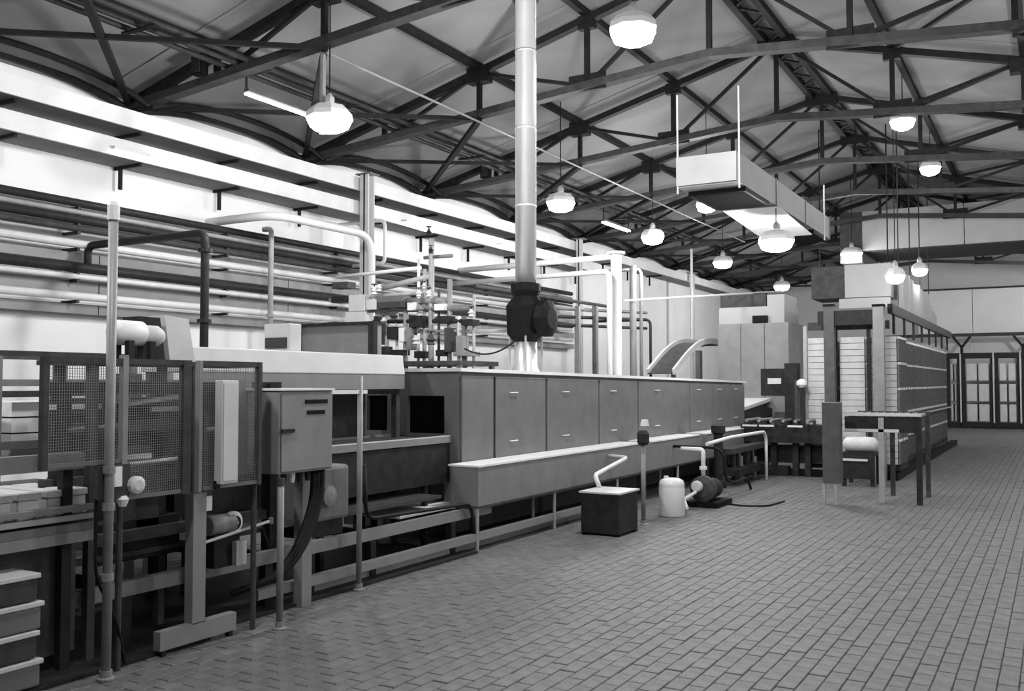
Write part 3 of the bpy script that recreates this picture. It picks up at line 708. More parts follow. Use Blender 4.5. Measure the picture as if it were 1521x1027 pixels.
for px0, px1, py, m in ((68, 150, 605, 'white'), (340, 372, 610, 'white'), (340, 360, 643, 'white'), (225, 268, 608, 'pipew'), (192, 225, 680, 'pipew')):
    a = at(px0, py, X=FX - .04); b2 = at(px1, py, X=FX - .04); box('bright_plate', m, FX - .06, FX - .035, a.y, b2.y, a.z - .015, a.z + .015, fr)
for px0, px1, y0, y1, m in ((190, 215, 555, 600, 'light'), (245, 262, 640, 690, 'dark2'), (345, 385, 575, 600, 'dark2'), (345, 380, 650, 700, 'steel'), (110, 150, 615, 680, 'dark'), (195, 240, 590, 660, 'black'), (205, 240, 735, 800, 'dark2'), (150, 270, 780, 820, 'dark')):
    a = at(px0, y0, X=FX - .1); b2 = at(px1, y1, X=FX - .1); box('mechanism_block', m, FX - .25, FX - .12, a.y, b2.y, b2.z, a.z, fr, bevel=.008)
# cylinders and rods inside
for px0, py0, px1, py1, r, m in ((190, 600, 265, 590, .025, 'pipew'), (305, 640, 380, 630, .03, 'steel2'), (190, 690, 280, 680, .02, 'pipew'), (100, 640, 180, 632, .02, 'steel')):
    MB().tube([at(px0, py0, X=FX - .02), at(px1, py1, X=FX - .02)], r * .7, 8).build('ram', m, fr, smooth=True)
# small motor with pale face, rod, low box
m0 = at(345, 776, X=-4.8)
t = thing('pump_motor', 'small motor with pale ringed end cover low behind the stand', 'motor', (m0.x, m0.y, m0.z - .07))
MB().lathe([(.062, -.22), (.066, -.20), (.066, -.01)], m0, 16, axis='y').build('motor_body', 'steel2', t, smooth=True)
ax = (0, 0, 0)
MB().lathe([(.075, 0), (.075, .03), (.05, .04)], m0 - Vector((0, .01, 0)), 18, axis='x').build('end_cover', 'white', t)
MB().lathe([(.046, .041), (.046, .046)], m0 - Vector((0, .01, 0)), 16, axis='x').build('vent_ring', 'dark', t)
MB().lathe([(.016, .047), (.016, .055)], m0 - Vector((0, .01, 0)), 10, axis='x').build('shaft_cap', 'white', t)
box('motor_base', 'dark', m0.x - .05, m0.x + .05, m0.y - .2, m0.y + .02, .40, m0.z - .06, t)
t = thing('push_rod', 'thin pale rod sloping up beside the small motor', 'rod', at(305, 806, X=-4.66))
MB().tube([at(305, 806, X=-4.66), at(402, 774, X=-4.66)], .010, 8).build('rod', 'pipew', t); MB().lathe([(.018, -.02), (.018, .02)], at(402, 774, X=-4.66), 8).build('rod_end', 'steel2', t)
c = at(350, 815, X=-4.75); box('anchor_block', 'light', c.x - .04, c.x + .04, c.y - .03, c.y + .06, .40, c.z + .05, t)
c = at(308, 748, X=-4.6); tt = tag(box('rating_plate', 'white', -4.595, -4.585, c.y - .02, c.y + .025, c.z - .045, c.z + .045), 'small white plate just right of the stand upright', 'plate')
# infeed belt into the washer
t = thing('infeed_conveyor', 'low infeed conveyor running into the dark washer opening', 'conveyor', (-5.8, 7.4, 0))
cz = zo0 - .03
box('belt', 'dark2', xo0 - .1, xo1 + .05, 5.9, Ye - .01, cz - .03, cz, t); box('side_rail', 'steel2', xo1 + .06, xo1 + .09, 5.9, Ye - .01, cz - .05, cz + .01, t); box('wear_strip', 'light', xo1 + .06, xo1 + .085, 5.9, Ye - .01, cz + .011, cz + .02, t); box('side_rail', 'steel2', xo0 - .14, xo0 - .11, 5.9, Ye - .01, cz - .05, cz + .02, t)
box('side_plate', 'dark', xo1 + .055, xo1 + .07, 5.9, Ye - .01, .62, cz - .06, t)
for k in range(8): MB().tube([(xo0 - .1, 6.1 + k * .23, cz - .06), (xo1 + .05, 6.1 + k * .23, cz - .06)], .02, 8).build('roller', 'steel2', t)
for y in (6.1, 7.6):
    for x in (xo0 - .12, xo1 + .03): box('leg', 'dark', x - .025, x + .025, y - .025, y + .025, 0, cz - .05, t)
# box under the cabinet (grey) and low stand
a = at(455, 720, X=-4.95); b2 = at(525, 770, X=-4.95)
t = thing('gear_housing', 'grey gear housing low between cabinet and washer end', 'gearbox', (-5.2, (a.y + b2.y) / 2, 0))
box('case', 'steel', -5.35, -4.99, a.y + .05, b2.y, .52, .95, t, bevel=.03); box('plinth', 'dark', -5.3, -5.02, a.y + .1, b2.y - .05, .40, .52, t)
MB().lathe([(.08, 0), (.08, .04), (.03, .05)], (-4.99, (a.y + b2.y) / 2, .72), 14, axis='x').build('bearing_cover', 'steel2', t)

# ------------------------------------------------------------------ far-left bench rack with white mould trays
rk = thing('mould_rack', 'pale storage rack of white trays at the far left behind the guard', 'rack', (-6.9, 4.2, 0))
for z0, z1, m in ((1.80, 1.84, 'dark2'), (1.58, 1.63, 'steel2'), (1.50, 1.54, 'dark2'), (1.12, 1.18, 'steel2')):
    box('rail', m, -6.62, -6.58, 2.0, 6.6, z0, z1, rk); box('rail', m, -7.52, -7.48, 2.0, 6.6, z0, z1, rk)
for y in (2.9, 4.1, 4.62, 5.25, 6.4):
    for x in (-6.60, -7.5): box('post', 'steel2', x - .03, x + .03, y - .025, y + .025, 0, 1.80, rk)
box('shelf', 'dark2', -7.5, -6.6, 2.0, 6.6, .98, 1.0, rk); box('shelf', 'dark2', -7.5, -6.6, 2.0, 6.6, .30, .32, rk)
k = 0
names = ['first', 'second', 'third', 'fourth', 'fifth', 'sixth', 'seventh', 'eighth']
for row, (zz, hh, lvl) in enumerate(((1.002, .47, 'upper'), (.322, .5, 'lower'))):
    for i in range(5):
        y = 3.05 + i * .78
        t = thing('white_tray_stack', 'white tray block on the %s shelf of the left rack, %s from the camera side' % (lvl, names[i]), 'tray stack', (-7.05, y, zz), 'trays on the left rack')
        for j in range(4): box('tray', 'white', -7.4, -6.68, y - .34, y + .34, zz + j * hh / 4, zz + (j + 1) * hh / 4 - .012, t)

# near-left conveyor with mould blocks
cv = thing('mould_conveyor', 'roller conveyor beams at the lower left edge carrying mould blocks', 'conveyor', (-5.1, 3.0, 0))
BX = -4.75
zb1 = at(0, 693, X=BX).z
box('side_beam', 'steel2', BX - .03, BX + .03, 1.9, 3.45, zb1 - .045, zb1 + .045, cv)
for py, hh, m in ((768, .02, 'steel2'), (782, .02, 'pipeg'), (797, .03, 'steel'), (812, .04, 'steel2')):
    z0 = at(0, py, X=BX).z; box('side_beam', m, BX - .04, BX + .02, 1.9, at(112, 780, X=BX).y + .1, z0 - hh, z0 + hh * .5, cv)
for y in (2.2, 2.95, 3.4):
    box('leg', 'dark', BX - .09, BX - .04, y - .03, y + .03, 0, zb1 - .05, cv); box('leg', 'dark', BX - 1.0, BX - .94, y - .03, y + .03, 0, zb1 - .05, cv)
box('bed', 'dark', BX - 1.0, BX - .05, 1.9, 3.45, .82, .86, cv)
box('skirt', 'dark2', BX - .12, BX - .10, 1.9, 3.5, .1, .7, cv)
nn = ['leftmost', 'second', 'third', 'rightmost']
for i, (px0, px1) in enumerate(((-30, 22), (26, 64), (70, 96), (98, 132))):
    y0 = at(px0, 720, X=BX - .05).y; y1 = at(px1, 720, X=BX - .05).y; z0 = .86
    t = thing('cheese_mould', 'pale mould block on the lower left conveyor, %s of four' % nn[i], 'mould', (BX - .3, (y0 + y1) / 2, z0), 'mould blocks on the left conveyor')
    box('mould_body', 'mould', BX - .55, BX - .06, y0 + .01, y1 - .01, z0, z0 + .11, t, bevel=.01); box('mould_lid', 'mould', BX - .56, BX - .05, y0 + .005, y1 - .005, z0 + .112, z0 + .15, t, bevel=.006)
    box('spigot', 'white', BX - .06, BX - .03, y1 - .05, y1 - .02, z0 + .02, z0 + .05, t)
# stack of deep trays at the very left bottom
zz = .03
TXs = -4.62
for i in range(4):
    y0, y1 = 1.9, at(62 - 6 * (i % 2), 880, X=TXs).y
    t = thing('deep_tray', 'worn deep tray stacked at the lower left edge, %s from the floor' % ('first', 'second', 'third', 'topmost')[i], 'tray', (TXs - .3, (y0 + y1) / 2, zz), 'deep trays at the lower left')
    box('tray_body', 'dark2' if i % 2 else 'steel', TXs - .5, TXs, y0, y1, zz, zz + .115, t, bevel=.01)
    box('tray_rim', 'mould', TXs - .51, TXs + .012, y0 - .01, y1 + .012, zz + .116, zz + .142, t, bevel=.005); zz += .148
    if i == 0: box('skid', 'dark', TXs - .45, TXs - .05, y0 + .05, y1 - .05, 0, .029, t)

# ------------------------------------------------------------------ things in front of the trough
t = thing('pump_tank', 'dark square sump tank on the floor under the trough', 'tank', (-4.15, 9.45, 0))
bx0, bx1, by0, by1 = -4.42, -3.98, 9.20, 9.72
box('tank_body', 'dark', bx0, bx1, by0, by1, .02, .44, t, bevel=.012); box('tank_lid', 'light', bx0 - .015, bx1 + .015, by0 - .015, by1 + .015, .44, .458, t)
for x in (bx0 + .04, bx1 - .04):
    for y in (by0 + .04, by1 - .04): box('foot', 'black', x - .03, x + .03, y - .03, y + .03, 0, .02, t)
a = at(905, 678, X=-4.78)
pipe('drain_pipe', 'white bent drain pipe from the trough down into the sump tank', [(a.x, a.y, a.z), (a.x + .28, a.y - .1, a.z), (a.x + .34, 9.6, a.z - .12), (a.x + .40, 9.6, .46)], .026, 'pipew', rb=.1)
d = at(998, 767, Z=0)
t = thing('white_drum', 'white plastic drum standing on the floor beside the pump', 'drum', (d.x, d.y, 0))
MB().lathe([(.145, 0), (.155, .02), (.155, .34), (.150, .36), (.155, .38), (.14, .43), (.09, .455)], (d.x, d.y, 0), 24).build('drum_body', 'plast', t, smooth=True)
MB().lathe([(.03, .455), (.03, .48)], (d.x - .07, d.y, 0), 10).build('bung', 'plast', t)
d2 = at(1048, 752, Z=0)
t = thing('circulation_pump', 'dark pump with motor beside the white drum', 'pump', (d2.x, d2.y, 0))
box('bed_plate', 'black', d2.x - .22, d2.x + .22, d2.y - .2, d2.y + .45, 0, .07, t)
MB().lathe([(.09, 0), (.13, .02), (.13, .34), (.10, .38)], (d2.x, d2.y, .21), 16, axis='y').build('motor', 'dark', t, smooth=True)
MB().lathe([(.10, -.16), (.17, -.13), (.17, -.03), (.09, 0)], (d2.x, d2.y, .23), 16, axis='y').build('volute', 'dark2', t)
MB().lathe([(.06, 0), (.075, .03), (.075, .07)], (d2.x - .05, d2.y - .24, .27), 12, axis='y').build('suction_flange', 'light', t)
MB().tube([(d2.x - .05, d2.y - .25, .2), (d2.x - .12, d2.y - .5, .13), (d.x + .16, d.y + .08, .10)], .022, 8).build('suction_pipe', 'pipew', t)
a = at(1045, 655, Z=.72)
e = [(d2.x, d2.y - .08, .38), (d2.x, d2.y - .08, .74), (d2.x - .3, d2.y - .08, .74)]
pipe('pump_riser', 'white pipe rising from the pump with a tee towards the trough', e, .03, 'pipew', rb=.05, flanges=[(d2.x, d2.y - .08, .5)])
a = at(1050, 660, X=-4.2); b2 = at(1085, 650, X=-4.2); c2 = at(1138, 655, X=-4.2); c3 = at(1140, 725, X=-4.2)
pipe('return_pipe', 'white pipe arching from the pump tee to the exit end', [a, b2, Vector((-4.2, c2.y, b2.z)), Vector((-4.2, c2.y, .01))], .026, 'pipew', rb=.22)
h0 = at(1076, 660, X=-4.05)
pipe('loop_hose', 'black hose hanging in a loop at the washer exit end', [(-4.8, h0.y, .7), (-4.05, h0.y, .7), (-4.05, h0.y, .25), (-4.05, h0.y + .5, .17), (-4.05, h0.y + 1.1, .2), (-4.05, h0.y + 1.3, .01)], .02, 'rubber', rb=.25, catg='hose')
h0 = at(1080, 655, X=-4.6)
t = thing('filter_unit', 'dark strainer unit standing at the far end of the trough', 'filter', (-4.5, 14.35, 0))
MB().lathe([(.12, 0), (.12, .1), (.07, .12), (.07, .82), (.11, .84), (.11, .95), (.05, .98)], (-4.55, 14.37, 0), 14).build('body', 'dark', t)
for k, (dy, hh) in enumerate(((.6, .5), (1.0, .42), (1.35, .5), (1.8, .36))):
    MB().tube([(-4.5, 14.4 + dy, 0), (-4.5, 14.4 + dy, hh)], .035, 8).build('stub_pipe', 'pipeg' if k % 2 else 'dark2', t)
box('manifold', 'dark', -4.6, -4.3, 14.6, 16.4, .16, .26, t); box('manifold', 'dark2', -4.62, -4.4, 14.6, 16.6, .5, .58, t)
t = pipe('floor_hose', 'thin dark hose lying curled on the bricks in front of the pump', [at(1075, 748, Z=.012), at(1105, 752, Z=.012), at(1140, 752, Z=.012), at(1165, 745, Z=.012)], .012, 'rubber', rb=.4, catg='hose')
for (xa, la) in ((-4.35, 'front'), (-4.75, 'rear')): pass

pipe('bent_hose', 'black hose running down by the grey post and along under the washer', [at(541, 690, X=-4.84), at(544, 772, X=-4.84), at(700, 748, X=-4.84), at(705, 752, X=-4.84) + Vector((0, 0, -.3))], .016, 'rubber', rb=.12, catg='hose')
q0 = at(560, 756, X=-5.3); q1 = at(668, 754, X=-5.3)
t = thing('white_drip_plate', 'white plate lying low under the washer entry end', 'plate', (-5.4, (q0.y + q1.y) / 2, q0.z - .03))
box('plate', 'white', -5.9, -5.05, q0.y, q1.y, .405, .42, t); box('plate_lip', 'white', -5.06, -5.045, q0.y, q1.y, .42, .44, t)
# base skid along under the washer
t = thing('floor_channel', 'low pale channel beam lying along the floor under the trough', 'beam', (-5.0, 9, 0))
box('web', 'steel2', -4.98, -4.93, 5.6, 10.6, .01, .10, t)
for y in (6.2, 8.0, 9.9): box('packer', 'dark', -5.0, -4.91, y - .05, y + .05, 0, .012, t)

# ------------------------------------------------------------------ exit end
ax0, ax1 = at(1066, 520, Y=20.0).x, at(1172, 520, Y=20.0).x
zc = at(1066, 482, Y=20).z
t = thing('exit_cabinet', 'tall grey cabinet behind the far end of the washer', 'cabinet', ((ax0 + ax1) / 2, 20.8, 0))
box('case', 'steel2', ax0, ax1, 20.03, 21.6, 0, zc, t)
for k in range(3):
    wd = (ax1 - ax0) / 3; box('front_sheet', 'steel2', ax0 + wd * k + .01, ax0 + wd * (k + 1) - .01, 20.0, 20.03, .9, zc - .02, t)
a = at(1130, 548, Y=20); b2 = at(1168, 588, Y=20)
box('window', 'dark', a.x, b2.x, 19.985, 20.0, b2.z, a.z, t); box('control', 'light', a.x + .15, b2.x - .1, 19.965, 19.985, (a.z + b2.z) / 2 - .04, (a.z + b2.z) / 2 + .08, t)
box('roof_box', 'duct', at(1068, 470, Y=20.1).x, at(1165, 470, Y=20.1).x, 20.1, 21.4, zc, at(1068, 458, Y=20.1).z, t)
u0 = at(1070, 440, Y=20.3); u1 = at(1138, 440, Y=20.3); box('upper_hood', 'dark2', u0.x, u1.x, 20.3, 21.4, at(1068, 458, Y=20.1).z, u0.z, t)
box('upper_hood', 'duct', u1.x + .02, at(1165, 440, Y=20.3).x, 20.3, 21.4, at(1068, 458, Y=20.1).z, u0.z - .02, t)
box('roof_motor', 'black', at(1115, 470, Y=19.9).x, at(1137, 470, Y=19.9).x, 20.02, 20.09, zc, zc + .16, t)
a = at(1106, 612, Y=18.3)
t = thing('exit_chute', 'bright sloping exit chute at the far end of the washer', 'chute', (-5.3, 18.6, 0))
q0 = at(1108, 603, X=-5.2); q1 = at(1162, 592, X=-5.2)
MB().prism([(-5.2, Yb + .1, q0.z - .03), (-5.2, Yb + 2.3, q0.z + .14), (-5.2, Yb + 2.3, q0.z + .12 - .05), (-5.2, Yb + .1, q0.z - .09)], (-.9, 0, 0)).build('chute_bed', 'white', t)
box('side_plate', 'dark', -5.19, -5.17, Yb + .1, Yb + 2.2, q0.z - .25, q0.z - .09, t)
for y in (Yb + .2, Yb + 2.1):
    for x in (-5.25, -6.05): box('leg', 'dark', x - .03, x + .03, y - .03, y + .03, 0, q0.z - .07, t)
t = thing('transfer_machine', 'dark transfer machine of beams and rollers between washer and stacks', 'machine', (-4.3, 17.2, 0))
for (px0, px1, y0, y1, YY, m) in ((1100, 1228, 630, 660, 16.6, 'dark'), (1120, 1225, 660, 690, 16.9, 'dark'), (1165, 1185, 540, 640, 17.0, 'dark'), (1180, 1192, 565, 640, 16.8, 'dark2'), (1085, 1170, 690, 720, 16.7, 'dark'), (1150, 1225, 612, 632, 17.3, 'dark2')):
    a = at(px0, y0, Y=YY); b2 = at(px1, y1, Y=YY); box('beam', m, a.x, b2.x, YY, YY + .25, b2.z, a.z, t)
for px in (1112, 1150, 1182, 1200):
    a = at(px, 650, Y=16.8); box('leg', 'dark', a.x - .05, a.x + .05, 16.75, 16.85, 0, .8, t)
for k in range(6):
    a = at(1110 + 18 * k, 626, Y=16.5); MB().tube([(a.x, 16.45, .96), (a.x, 17.3, .96)], .03, 8).build('roller', 'steel2', t)
a = at(1191, 570, Y=16.7); MB().lathe([(.04, -.07), (.09, -.02), (.09, .03), (.03, .08)], a, 10).build('beacon', 'white', t, label='pale rounded beacon')
box('beacon_post', 'dark', a.x - .03, a.x + .03, 16.68, 16.76, .8, a.z - .07, t)
for px in (1103, 1128, 1170): 
    a = at(px, 640, Y=16.4); box('bright_plate', 'pipew', a.x, a.x + .25, 16.38, 16.42, .86, .89, t)
# inclined conveyor
t = thing('inclined_conveyor', 'pale inclined conveyor curving over behind the washer', 'conveyor', (-7.0, 18, 0))
IX = -7.2
for off, m in ((0, 'light'), (.55, 'light')):
    c = [at(962, 553, X=IX + off * 0), at(985, 525, X=IX), at(1003, 510, X=IX), at(1020, 507, X=IX), at(1045, 512, X=IX)]
    pts = bend([Vector((IX + off, p.y, p.z - .0)) for p in c], .5)
    bm_ = MB()
    for i in range(len(pts) - 1): bm_.bar(pts[i], pts[i + 1], .05, .12)
    bm_.build('side_rail', m, t)
bm_ = MB()
for i in range(len(pts) - 1):
    p, q = pts[i] - Vector((.3, 0, .03)), pts[i + 1] - Vector((.3, 0, .03)); bm_.bar(p, q, .5, .02)
bm_.build('belt', 'dark2', t)
for px in (1000, 1040):
    p = at(px, 520, X=IX)
    for off in (0, .55): box('leg', 'steel', IX + off - .04, IX + off + .04, p.y - .04, p.y + .04, 0, p.z - .02, t)
# pipes & clutter beyond lagged risers
for i, (px, y0, y1, r, m, lab) in enumerate(((940, 395, 553, .07, 'steel2', 'broad grey duct pipe just right of the white risers'), (952, 400, 553, .035, 'pipeg', 'grey thin riser right of the white lagged pipes'), (966, 475, 553, .03, 'piped', 'black riser right of the white lagged pipes'), (883, 470, 553, .035, 'dark2', 'dark riser left of the white lagged pipes'), (1027, 370, 500, .03, 'pipew', 'thin white riser above the inclined conveyor'))):
    a = at(px, y0, X=-7.4); pts = [(a.x, a.y, a.z), (a.x, a.y, .02)]
    if i in (1, 2): pts = [(-8.6, a.y, a.z)] + pts
    pipe('riser_pipe', lab, pts, r, m, 'risers behind the washer')
a = at(925, 447, Y=17.5); b2 = at(1160, 433, Y=21.0)
pipe('cross_pipe', 'long thin pale pipe crossing high towards the exit cabinet', [a, b2], .022, 'pipew')
a = at(790, 402, Y=15.6); 
t = thing('pipe_bridge', 'dark steel pipe bridge behind the flue with short uprights', 'pipe bridge', (-8.5, 14.2, 0))
for (x0, y0, x1, y1, m) in ((810, 470, 960, 475, 'dark'), (815, 482, 960, 488, 'dark'), (700, 440, 880, 462, 'steel2'), (705, 425, 900, 455, 'dark2'), (800, 457, 960, 465, 'steel')):
    a = at(x0, y0, X=-8.6); b2 = at(x1, y1, X=-8.6); MB().tube([a, b2], .035, 8).build('pipe_run', m, t)
for px in (858, 884): 
    a = at(px, 455, X=-8.55); box('upright', 'steel2', a.x - .05, a.x + .05, a.y - .05, a.y + .05, 0, a.z, t)

# ------------------------------------------------------------------ mould storage: stacks of moulds
FY, SX = 17.0, -2.42
def make_stack(label):
    t = thing('mould_stack', label, 'mould stack', (0, 0, 0), 'stacks of moulds in the store')
    W, D = .44, .98
    box('pallet', 'dark', -W / 2, W / 2, 0, D, .14, .24, t)
    z = .25
    for k in range(5):
        h = .43
        for j in range(4): box('mould', 'mould', -W / 2, W / 2 - .035, 0, D, z + j * h / 4, z + (j + 1) * h / 4 - .008, t)
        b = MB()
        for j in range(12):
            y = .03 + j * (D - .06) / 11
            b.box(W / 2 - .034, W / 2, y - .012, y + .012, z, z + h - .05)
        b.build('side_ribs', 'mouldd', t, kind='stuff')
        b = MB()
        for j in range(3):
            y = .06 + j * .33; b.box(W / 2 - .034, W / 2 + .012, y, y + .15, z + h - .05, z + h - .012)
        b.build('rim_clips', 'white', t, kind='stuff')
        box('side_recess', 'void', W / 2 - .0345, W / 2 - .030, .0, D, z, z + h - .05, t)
        z += h
    return t
front_x = [at(1216, 520, Y=FY).x, at(1267, 520, Y=FY).x, at(1314, 520, Y=FY).x]
s0 = make_stack('pale stack of moulds in the store front, leftmost of three'); s0.location = (front_x[0], FY, 0)
dup(s0, (front_x[1], FY, 0), 'pale stack of moulds in the store front, middle of three')
dup(s0, (front_x[2], FY, 0), 'pale stack of moulds in the store front, right corner one')
for k in range(1, 9):
    dup(s0, (SX - .23, FY + 1.06 * k + .05, 0), 'ribbed stack of moulds in the right row of the store, %s from the front' % ORD[k])
# store frame
t = thing('store_frame', 'dark steel frame of tall posts and beams round the mould stacks', 'frame', (-3.1, 18.0, 0))
PYF = 16.72
for px, m, hw in ((1232, 'steel3', .085), (1305, 'steel2', .085)):
    a = at(px, 456, Y=PYF); box('front_post', m, a.x - hw, a.x + hw, PYF - .08, PYF + .08, 0, a.z, t); box('post_cap', 'black', a.x - hw - .01, a.x + hw + .01, PYF - .09, PYF + .09, a.z, a.z + .04, t)
for px in (1196, 1241, 1290):
    a = at(px, 485, Y=FY - .05); box('slim_post', 'pipeg' if px == 1196 else 'dark', a.x - .03, a.x + .03, FY - .09, FY - .03, 0, a.z, t)
a0 = at(1245, 462, Y=PYF); a1 = at(1297, 482, Y=PYF); box('front_beam', 'dark', at(1215, 470, Y=PYF).x, a1.x, PYF - .04, PYF + .04, a1.z, a0.z, t)
box('front_beam', 'dark2', at(1200, 470, Y=FY).x, SX, FY - .03, FY + .03, 2.52, 2.66, t)
box('side_beam', 'dark', SX - .03, SX + .05, FY, 27.3, 2.78, 2.94, t); box('floor_rail', 'black', SX - .03, SX + .12, FY - .2, 27.6, .0, .12, t); box('floor_rail', 'black', -4.2, SX + .1, FY - .15, FY - .05, .0, .12, t)
for k in range(8): box('side_hanger', 'dark', SX + .0, SX + .04, FY + .3 + 1.3 * k, FY + .36 + 1.3 * k, 2.44, 2.78, t)
box('side_rail', 'light', SX + .01, SX + .04, FY + .1, 27.3, .98, 1.01, t)
# gate post and roller table before the stacks
gp = at(1236, 750, Z=0)
t = thing('gate_post', 'stout grey steel gate post in front of the mould stacks', 'post', (gp.x, gp.y, 0))
box('post', 'steel3', gp.x - .11, gp.x + .11, gp.y - .03, gp.y + .18, .28, 1.34, t); box('cap', 'steel2', gp.x - .115, gp.x + .115, gp.y - .035, gp.y + .185, 1.34, 1.35, t)
for x in (-.10, .05): MB().tube([(gp.x + x, gp.y, 0), (gp.x + x, gp.y, .28)], .025, 8).build('leg', 'pipeg', t)
ty = 13.6
tx0, tx1 = at(1254, 620, Y=ty).x, at(1368, 622, Y=ty).x
t = thing('roller_table', 'dark roller table with pale top edge before the mould stacks', 'table', ((tx0 + tx1) / 2, 14.0, 0))
tzz = at(1300, 614, Y=ty).z
box('top_rail', 'light', tx0, tx1, ty, ty + .06, tzz - .04, tzz, t); box('lower_beam', 'dark', tx0, tx1, ty + .02, ty + .10, tzz - .26, tzz - .05, t); box('rear_rail', 'dark2', tx0, tx1, ty + 1.0, ty + 1.06, tzz - .06, tzz, t)
zl = at(1300, 640, Y=ty).z
box('lower_rail', 'light', tx0, at(1335, 640, Y=ty).x, ty + .0, ty + .04, zl - .02, zl + .02, t)
for k in range(9):
    x = tx0 + .07 + (tx1 - tx0 - .14) * k / 8; MB().tube([(x, ty + .07, tzz - .04), (x, ty + .99, tzz - .04)], .03, 8).build('roller', 'steel2', t)
for px, m in ((1310, 'pipeg'), (1366, 'dark')):
    x = at(px, 740, Y=ty).x; box('leg', m, x - .035, x + .035, ty + .0, ty + .07, 0, tzz - .06, t); box('leg', 'dark2', x - .03, x + .03, ty + .98, ty + 1.04, 0, tzz - .06, t)
a0 = at(1256, 655, Y=15.6); 
t = thing('white_bags', 'pale rounded bundle lying on the low bench under the roller table', 'bundle', (at(1275, 668, Y=15.6).x, 15.7, .55))
zt_ = at(1275, 668, Y=15.6).z
for k, px in enumerate((1268, 1285)):
    c = at(px, 661, Y=15.6); MB().lathe([(.04, -.18), (.11, -.13), (.12, 0), (.11, .13), (.04, .18)], (c.x, 15.7, c.z), 12, axis='x').build('bag', 'mould', t, smooth=True)
t2 = thing('low_bench', 'dark low bench with pale edge strip under the roller table', 'bench', (at(1270, 690, Y=15.6).x, 15.8, 0))
xA, xB = at(1250, 690, Y=15.6).x, at(1300, 690, Y=15.6).x; zz = at(1275, 661, Y=15.6).z - .121
box('bench_top', 'dark', xA, xB, 15.55, 16.2, zz - .05, zz, t2); box('edge_strip', 'light', xA, xB - .1, 15.53, 15.549, at(1275, 683, Y=15.6).z - .02, at(1275, 683, Y=15.6).z + .015, t2); box('front_board', 'dark', xA, xB, 15.55, 15.58, .12, zz - .05, t2)
for x in (xA + .04, xB - .04):
    for y in (15.6, 16.15): box('leg', 'dark', x - .03, x + .03, y - .03, y + .03, 0, zz - .05, t2)
# pale bulk box over the stacks
b0 = at(1205, 398, Y=20.2); b1 = at(1322, 394, Y=20.2); b3 = at(1320, 440, Y=20.2)
t = thing('extract_hood', 'pale box-shaped extract hood hanging above the mould stacks', 'hood', ((b0.x + b1.x) / 2, 20.6, b3.z))
xm = at(1254, 400, Y=20.2).x
box('hood_shaded_half', 'dark2', b0.x, xm, 20.2, 21.2, b3.z, b0.z, t); box('hood_face', 'duct', xm + .005, b1.x, 20.2, 21.2, b3.z, b0.z + .01, t); box('lower_lip', 'duct', xm - .1, b1.x, 20.15, 20.19, b3.z - .22, b3.z - .02, t)  # left half of the face coloured dark where the lamplight fades
for x in (b0.x + .1, b1.x - .1): MB().tube([(x, 20.6, b0.z), (x, 20.6, zt(abs(x - RIX)) + .128)], .014, 6).build('hanger_rod', 'truss', t)
# hanging sheets along the side of the store
for k in range(4):
    y0 = 20.6 + 1.75 * k; zt_ = 3.95 - (0.06 * k if k < 3 else .4)
    t = thing('hanging_sheet', 'pale hanging sheet above the right row of stacks, %s from the front' % ORD[k].replace('nearest', 'first'), 'sheet', (-2.75, y0 + .85, 2.96), 'hanging sheets over the stacks')
    b = MB(); n = 10; F, Bk = [], []
    for i in range(n + 1):
        u = i / n; F.append((-2.75 + .03 * math.sin(u * 9), y0 + 1.72 * u))
    for i in range(n):
        (xa, ya), (xb, yb3) = F[i], F[i + 1]
        za = zt_ - (.35 * (i / n) ** 4 if k == 3 else .03 * math.sin(math.pi * i / n)); zc2 = zt_ - (.35 * ((i + 1) / n) ** 4 if k == 3 else .03 * math.sin(math.pi * (i + 1) / n))
        b.add([(xa, ya, 2.96), (xb, yb3, 2.96), (xb, yb3, zc2), (xa, ya, za), (xa - .01, ya, 2.96), (xb - .01, yb3, 2.96), (xb - .01, yb3, zc2), (xa - .01, ya, za)], [(0, 1, 2, 3), (7, 6, 5, 4), (3, 2, 6, 7), (0, 4, 5, 1)])
    b.build('sheet', 'curtain', t); box('hem_rail', 'dark2', -2.765, -2.73, y0, y0 + 1.72, 2.955, 2.985, t)
    MB().tube([(-2.755, y0 + .05, zt_ - .05), (-2.755, y0 + .05, zt(1.0))], .012, 6).build('hanger_rod', 'dark', t)

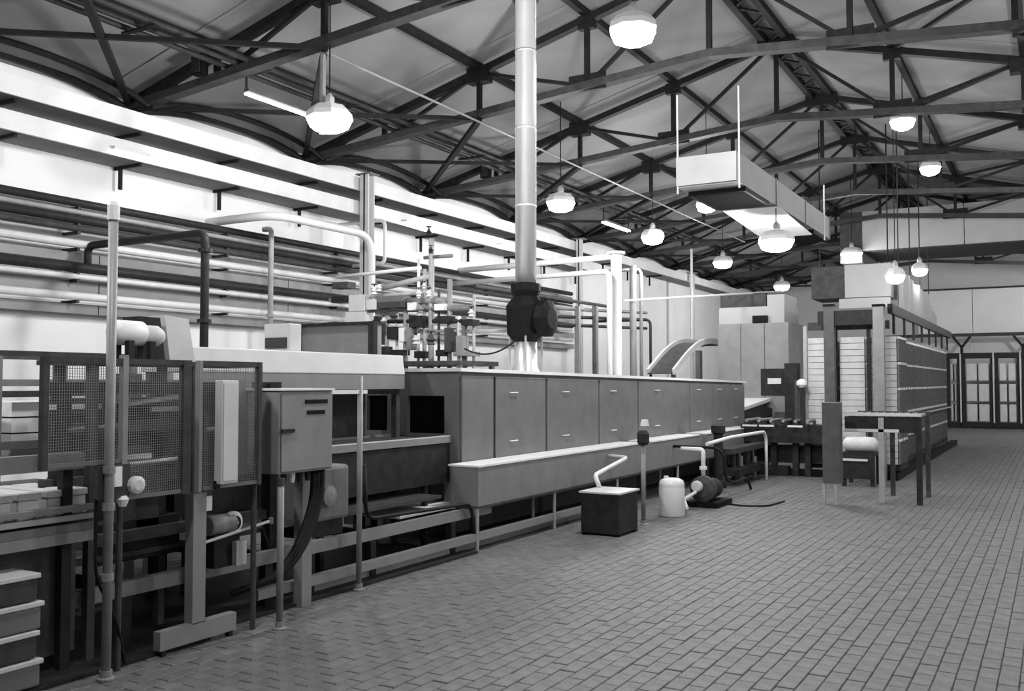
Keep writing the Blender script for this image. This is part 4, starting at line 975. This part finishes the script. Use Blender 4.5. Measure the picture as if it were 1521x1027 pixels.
# ------------------------------------------------------------------ racks and fittings at the back wall
RYB = 38.0
px_edges = (1405, 1428, 1477, 1517, 1560)
nm3 = ['partly hidden left', 'left of the two whole', 'right of the two whole', 'farthest right']
for i in range(4):
    x0, x1 = at(px_edges[i], 580, Y=RYB).x, at(px_edges[i + 1], 580, Y=RYB).x
    t = thing('back_rack', 'dark rack of pale crates at the back wall, %s' % nm3[i], 'rack', ((x0 + x1) / 2, RYB + .5, 0), 'racks at the back wall')
    for x in (x0 + .08, x1 - .07): box('post', 'dark', x - .06, x + .06, RYB, RYB + .1, 0, 2.62, t)
    box('top_beam', 'dark', x0 + .01, x1 - .045, RYB - .05, RYB + .05, 2.50, 2.70, t); box('foot_beam', 'dark', x0 + .01, x1 - .045, RYB - .05, RYB + .05, .02, .22, t)
    box('edge_post', 'light', x0 - .04, x0 + .005, RYB - .06, RYB - .0, .2, 2.66, t)
    for z in (.24, .96, 1.70): box('shelf', 'steel', x0 + .14, x1 - .14, RYB + .06, RYB + .9, z - .03, z, t)
    for z in (.24, .96, 1.70):
        xm = (x0 + x1) / 2
        for j, (a, c) in enumerate(((x0 + .16, xm - .03), (xm + .03, x1 - .16))): box('crate', 'mould', a, c, RYB + .08, RYB + .8, z, z + .62, t, bevel=.02)
bm2 = at(1428, 495, Y=38.6)
t = thing('back_crane_beam', 'dark horizontal beam with forked supports above the back racks', 'beam', (-1.5, 39.3, 3.3))
box('beam', 'dark2', -6, 3.0, 39.2, 39.4, 3.36, 3.46, t)
for px in (1428, 1519):
    p = at(px, 510, Y=39.2); MB().bar((p.x - .3, 39.3, 3.36), (p.x, 39.3, 2.95), .09, .09).bar((p.x + .3, 39.3, 3.36), (p.x, 39.3, 2.95), .09, .09).bar((p.x, 39.3, 2.95), (p.x, 39.3, 0), .1, .1).build('forked_support', 'dark', t)
t = thing('back_wall_panel', 'large pale panel covering the back wall above the racks', 'panel', (-1.5, 39.8, 3.5))
for k in range(4): box('panel_sheet', 'wall', -4.6 + 1.9 * k, -2.72 + 1.9 * k, 39.7, 39.9, 3.5, 5.15, t)
box('panel_head', 'dark2', -4.6, 3.0, 39.65, 39.69, 5.15, 5.22, t)
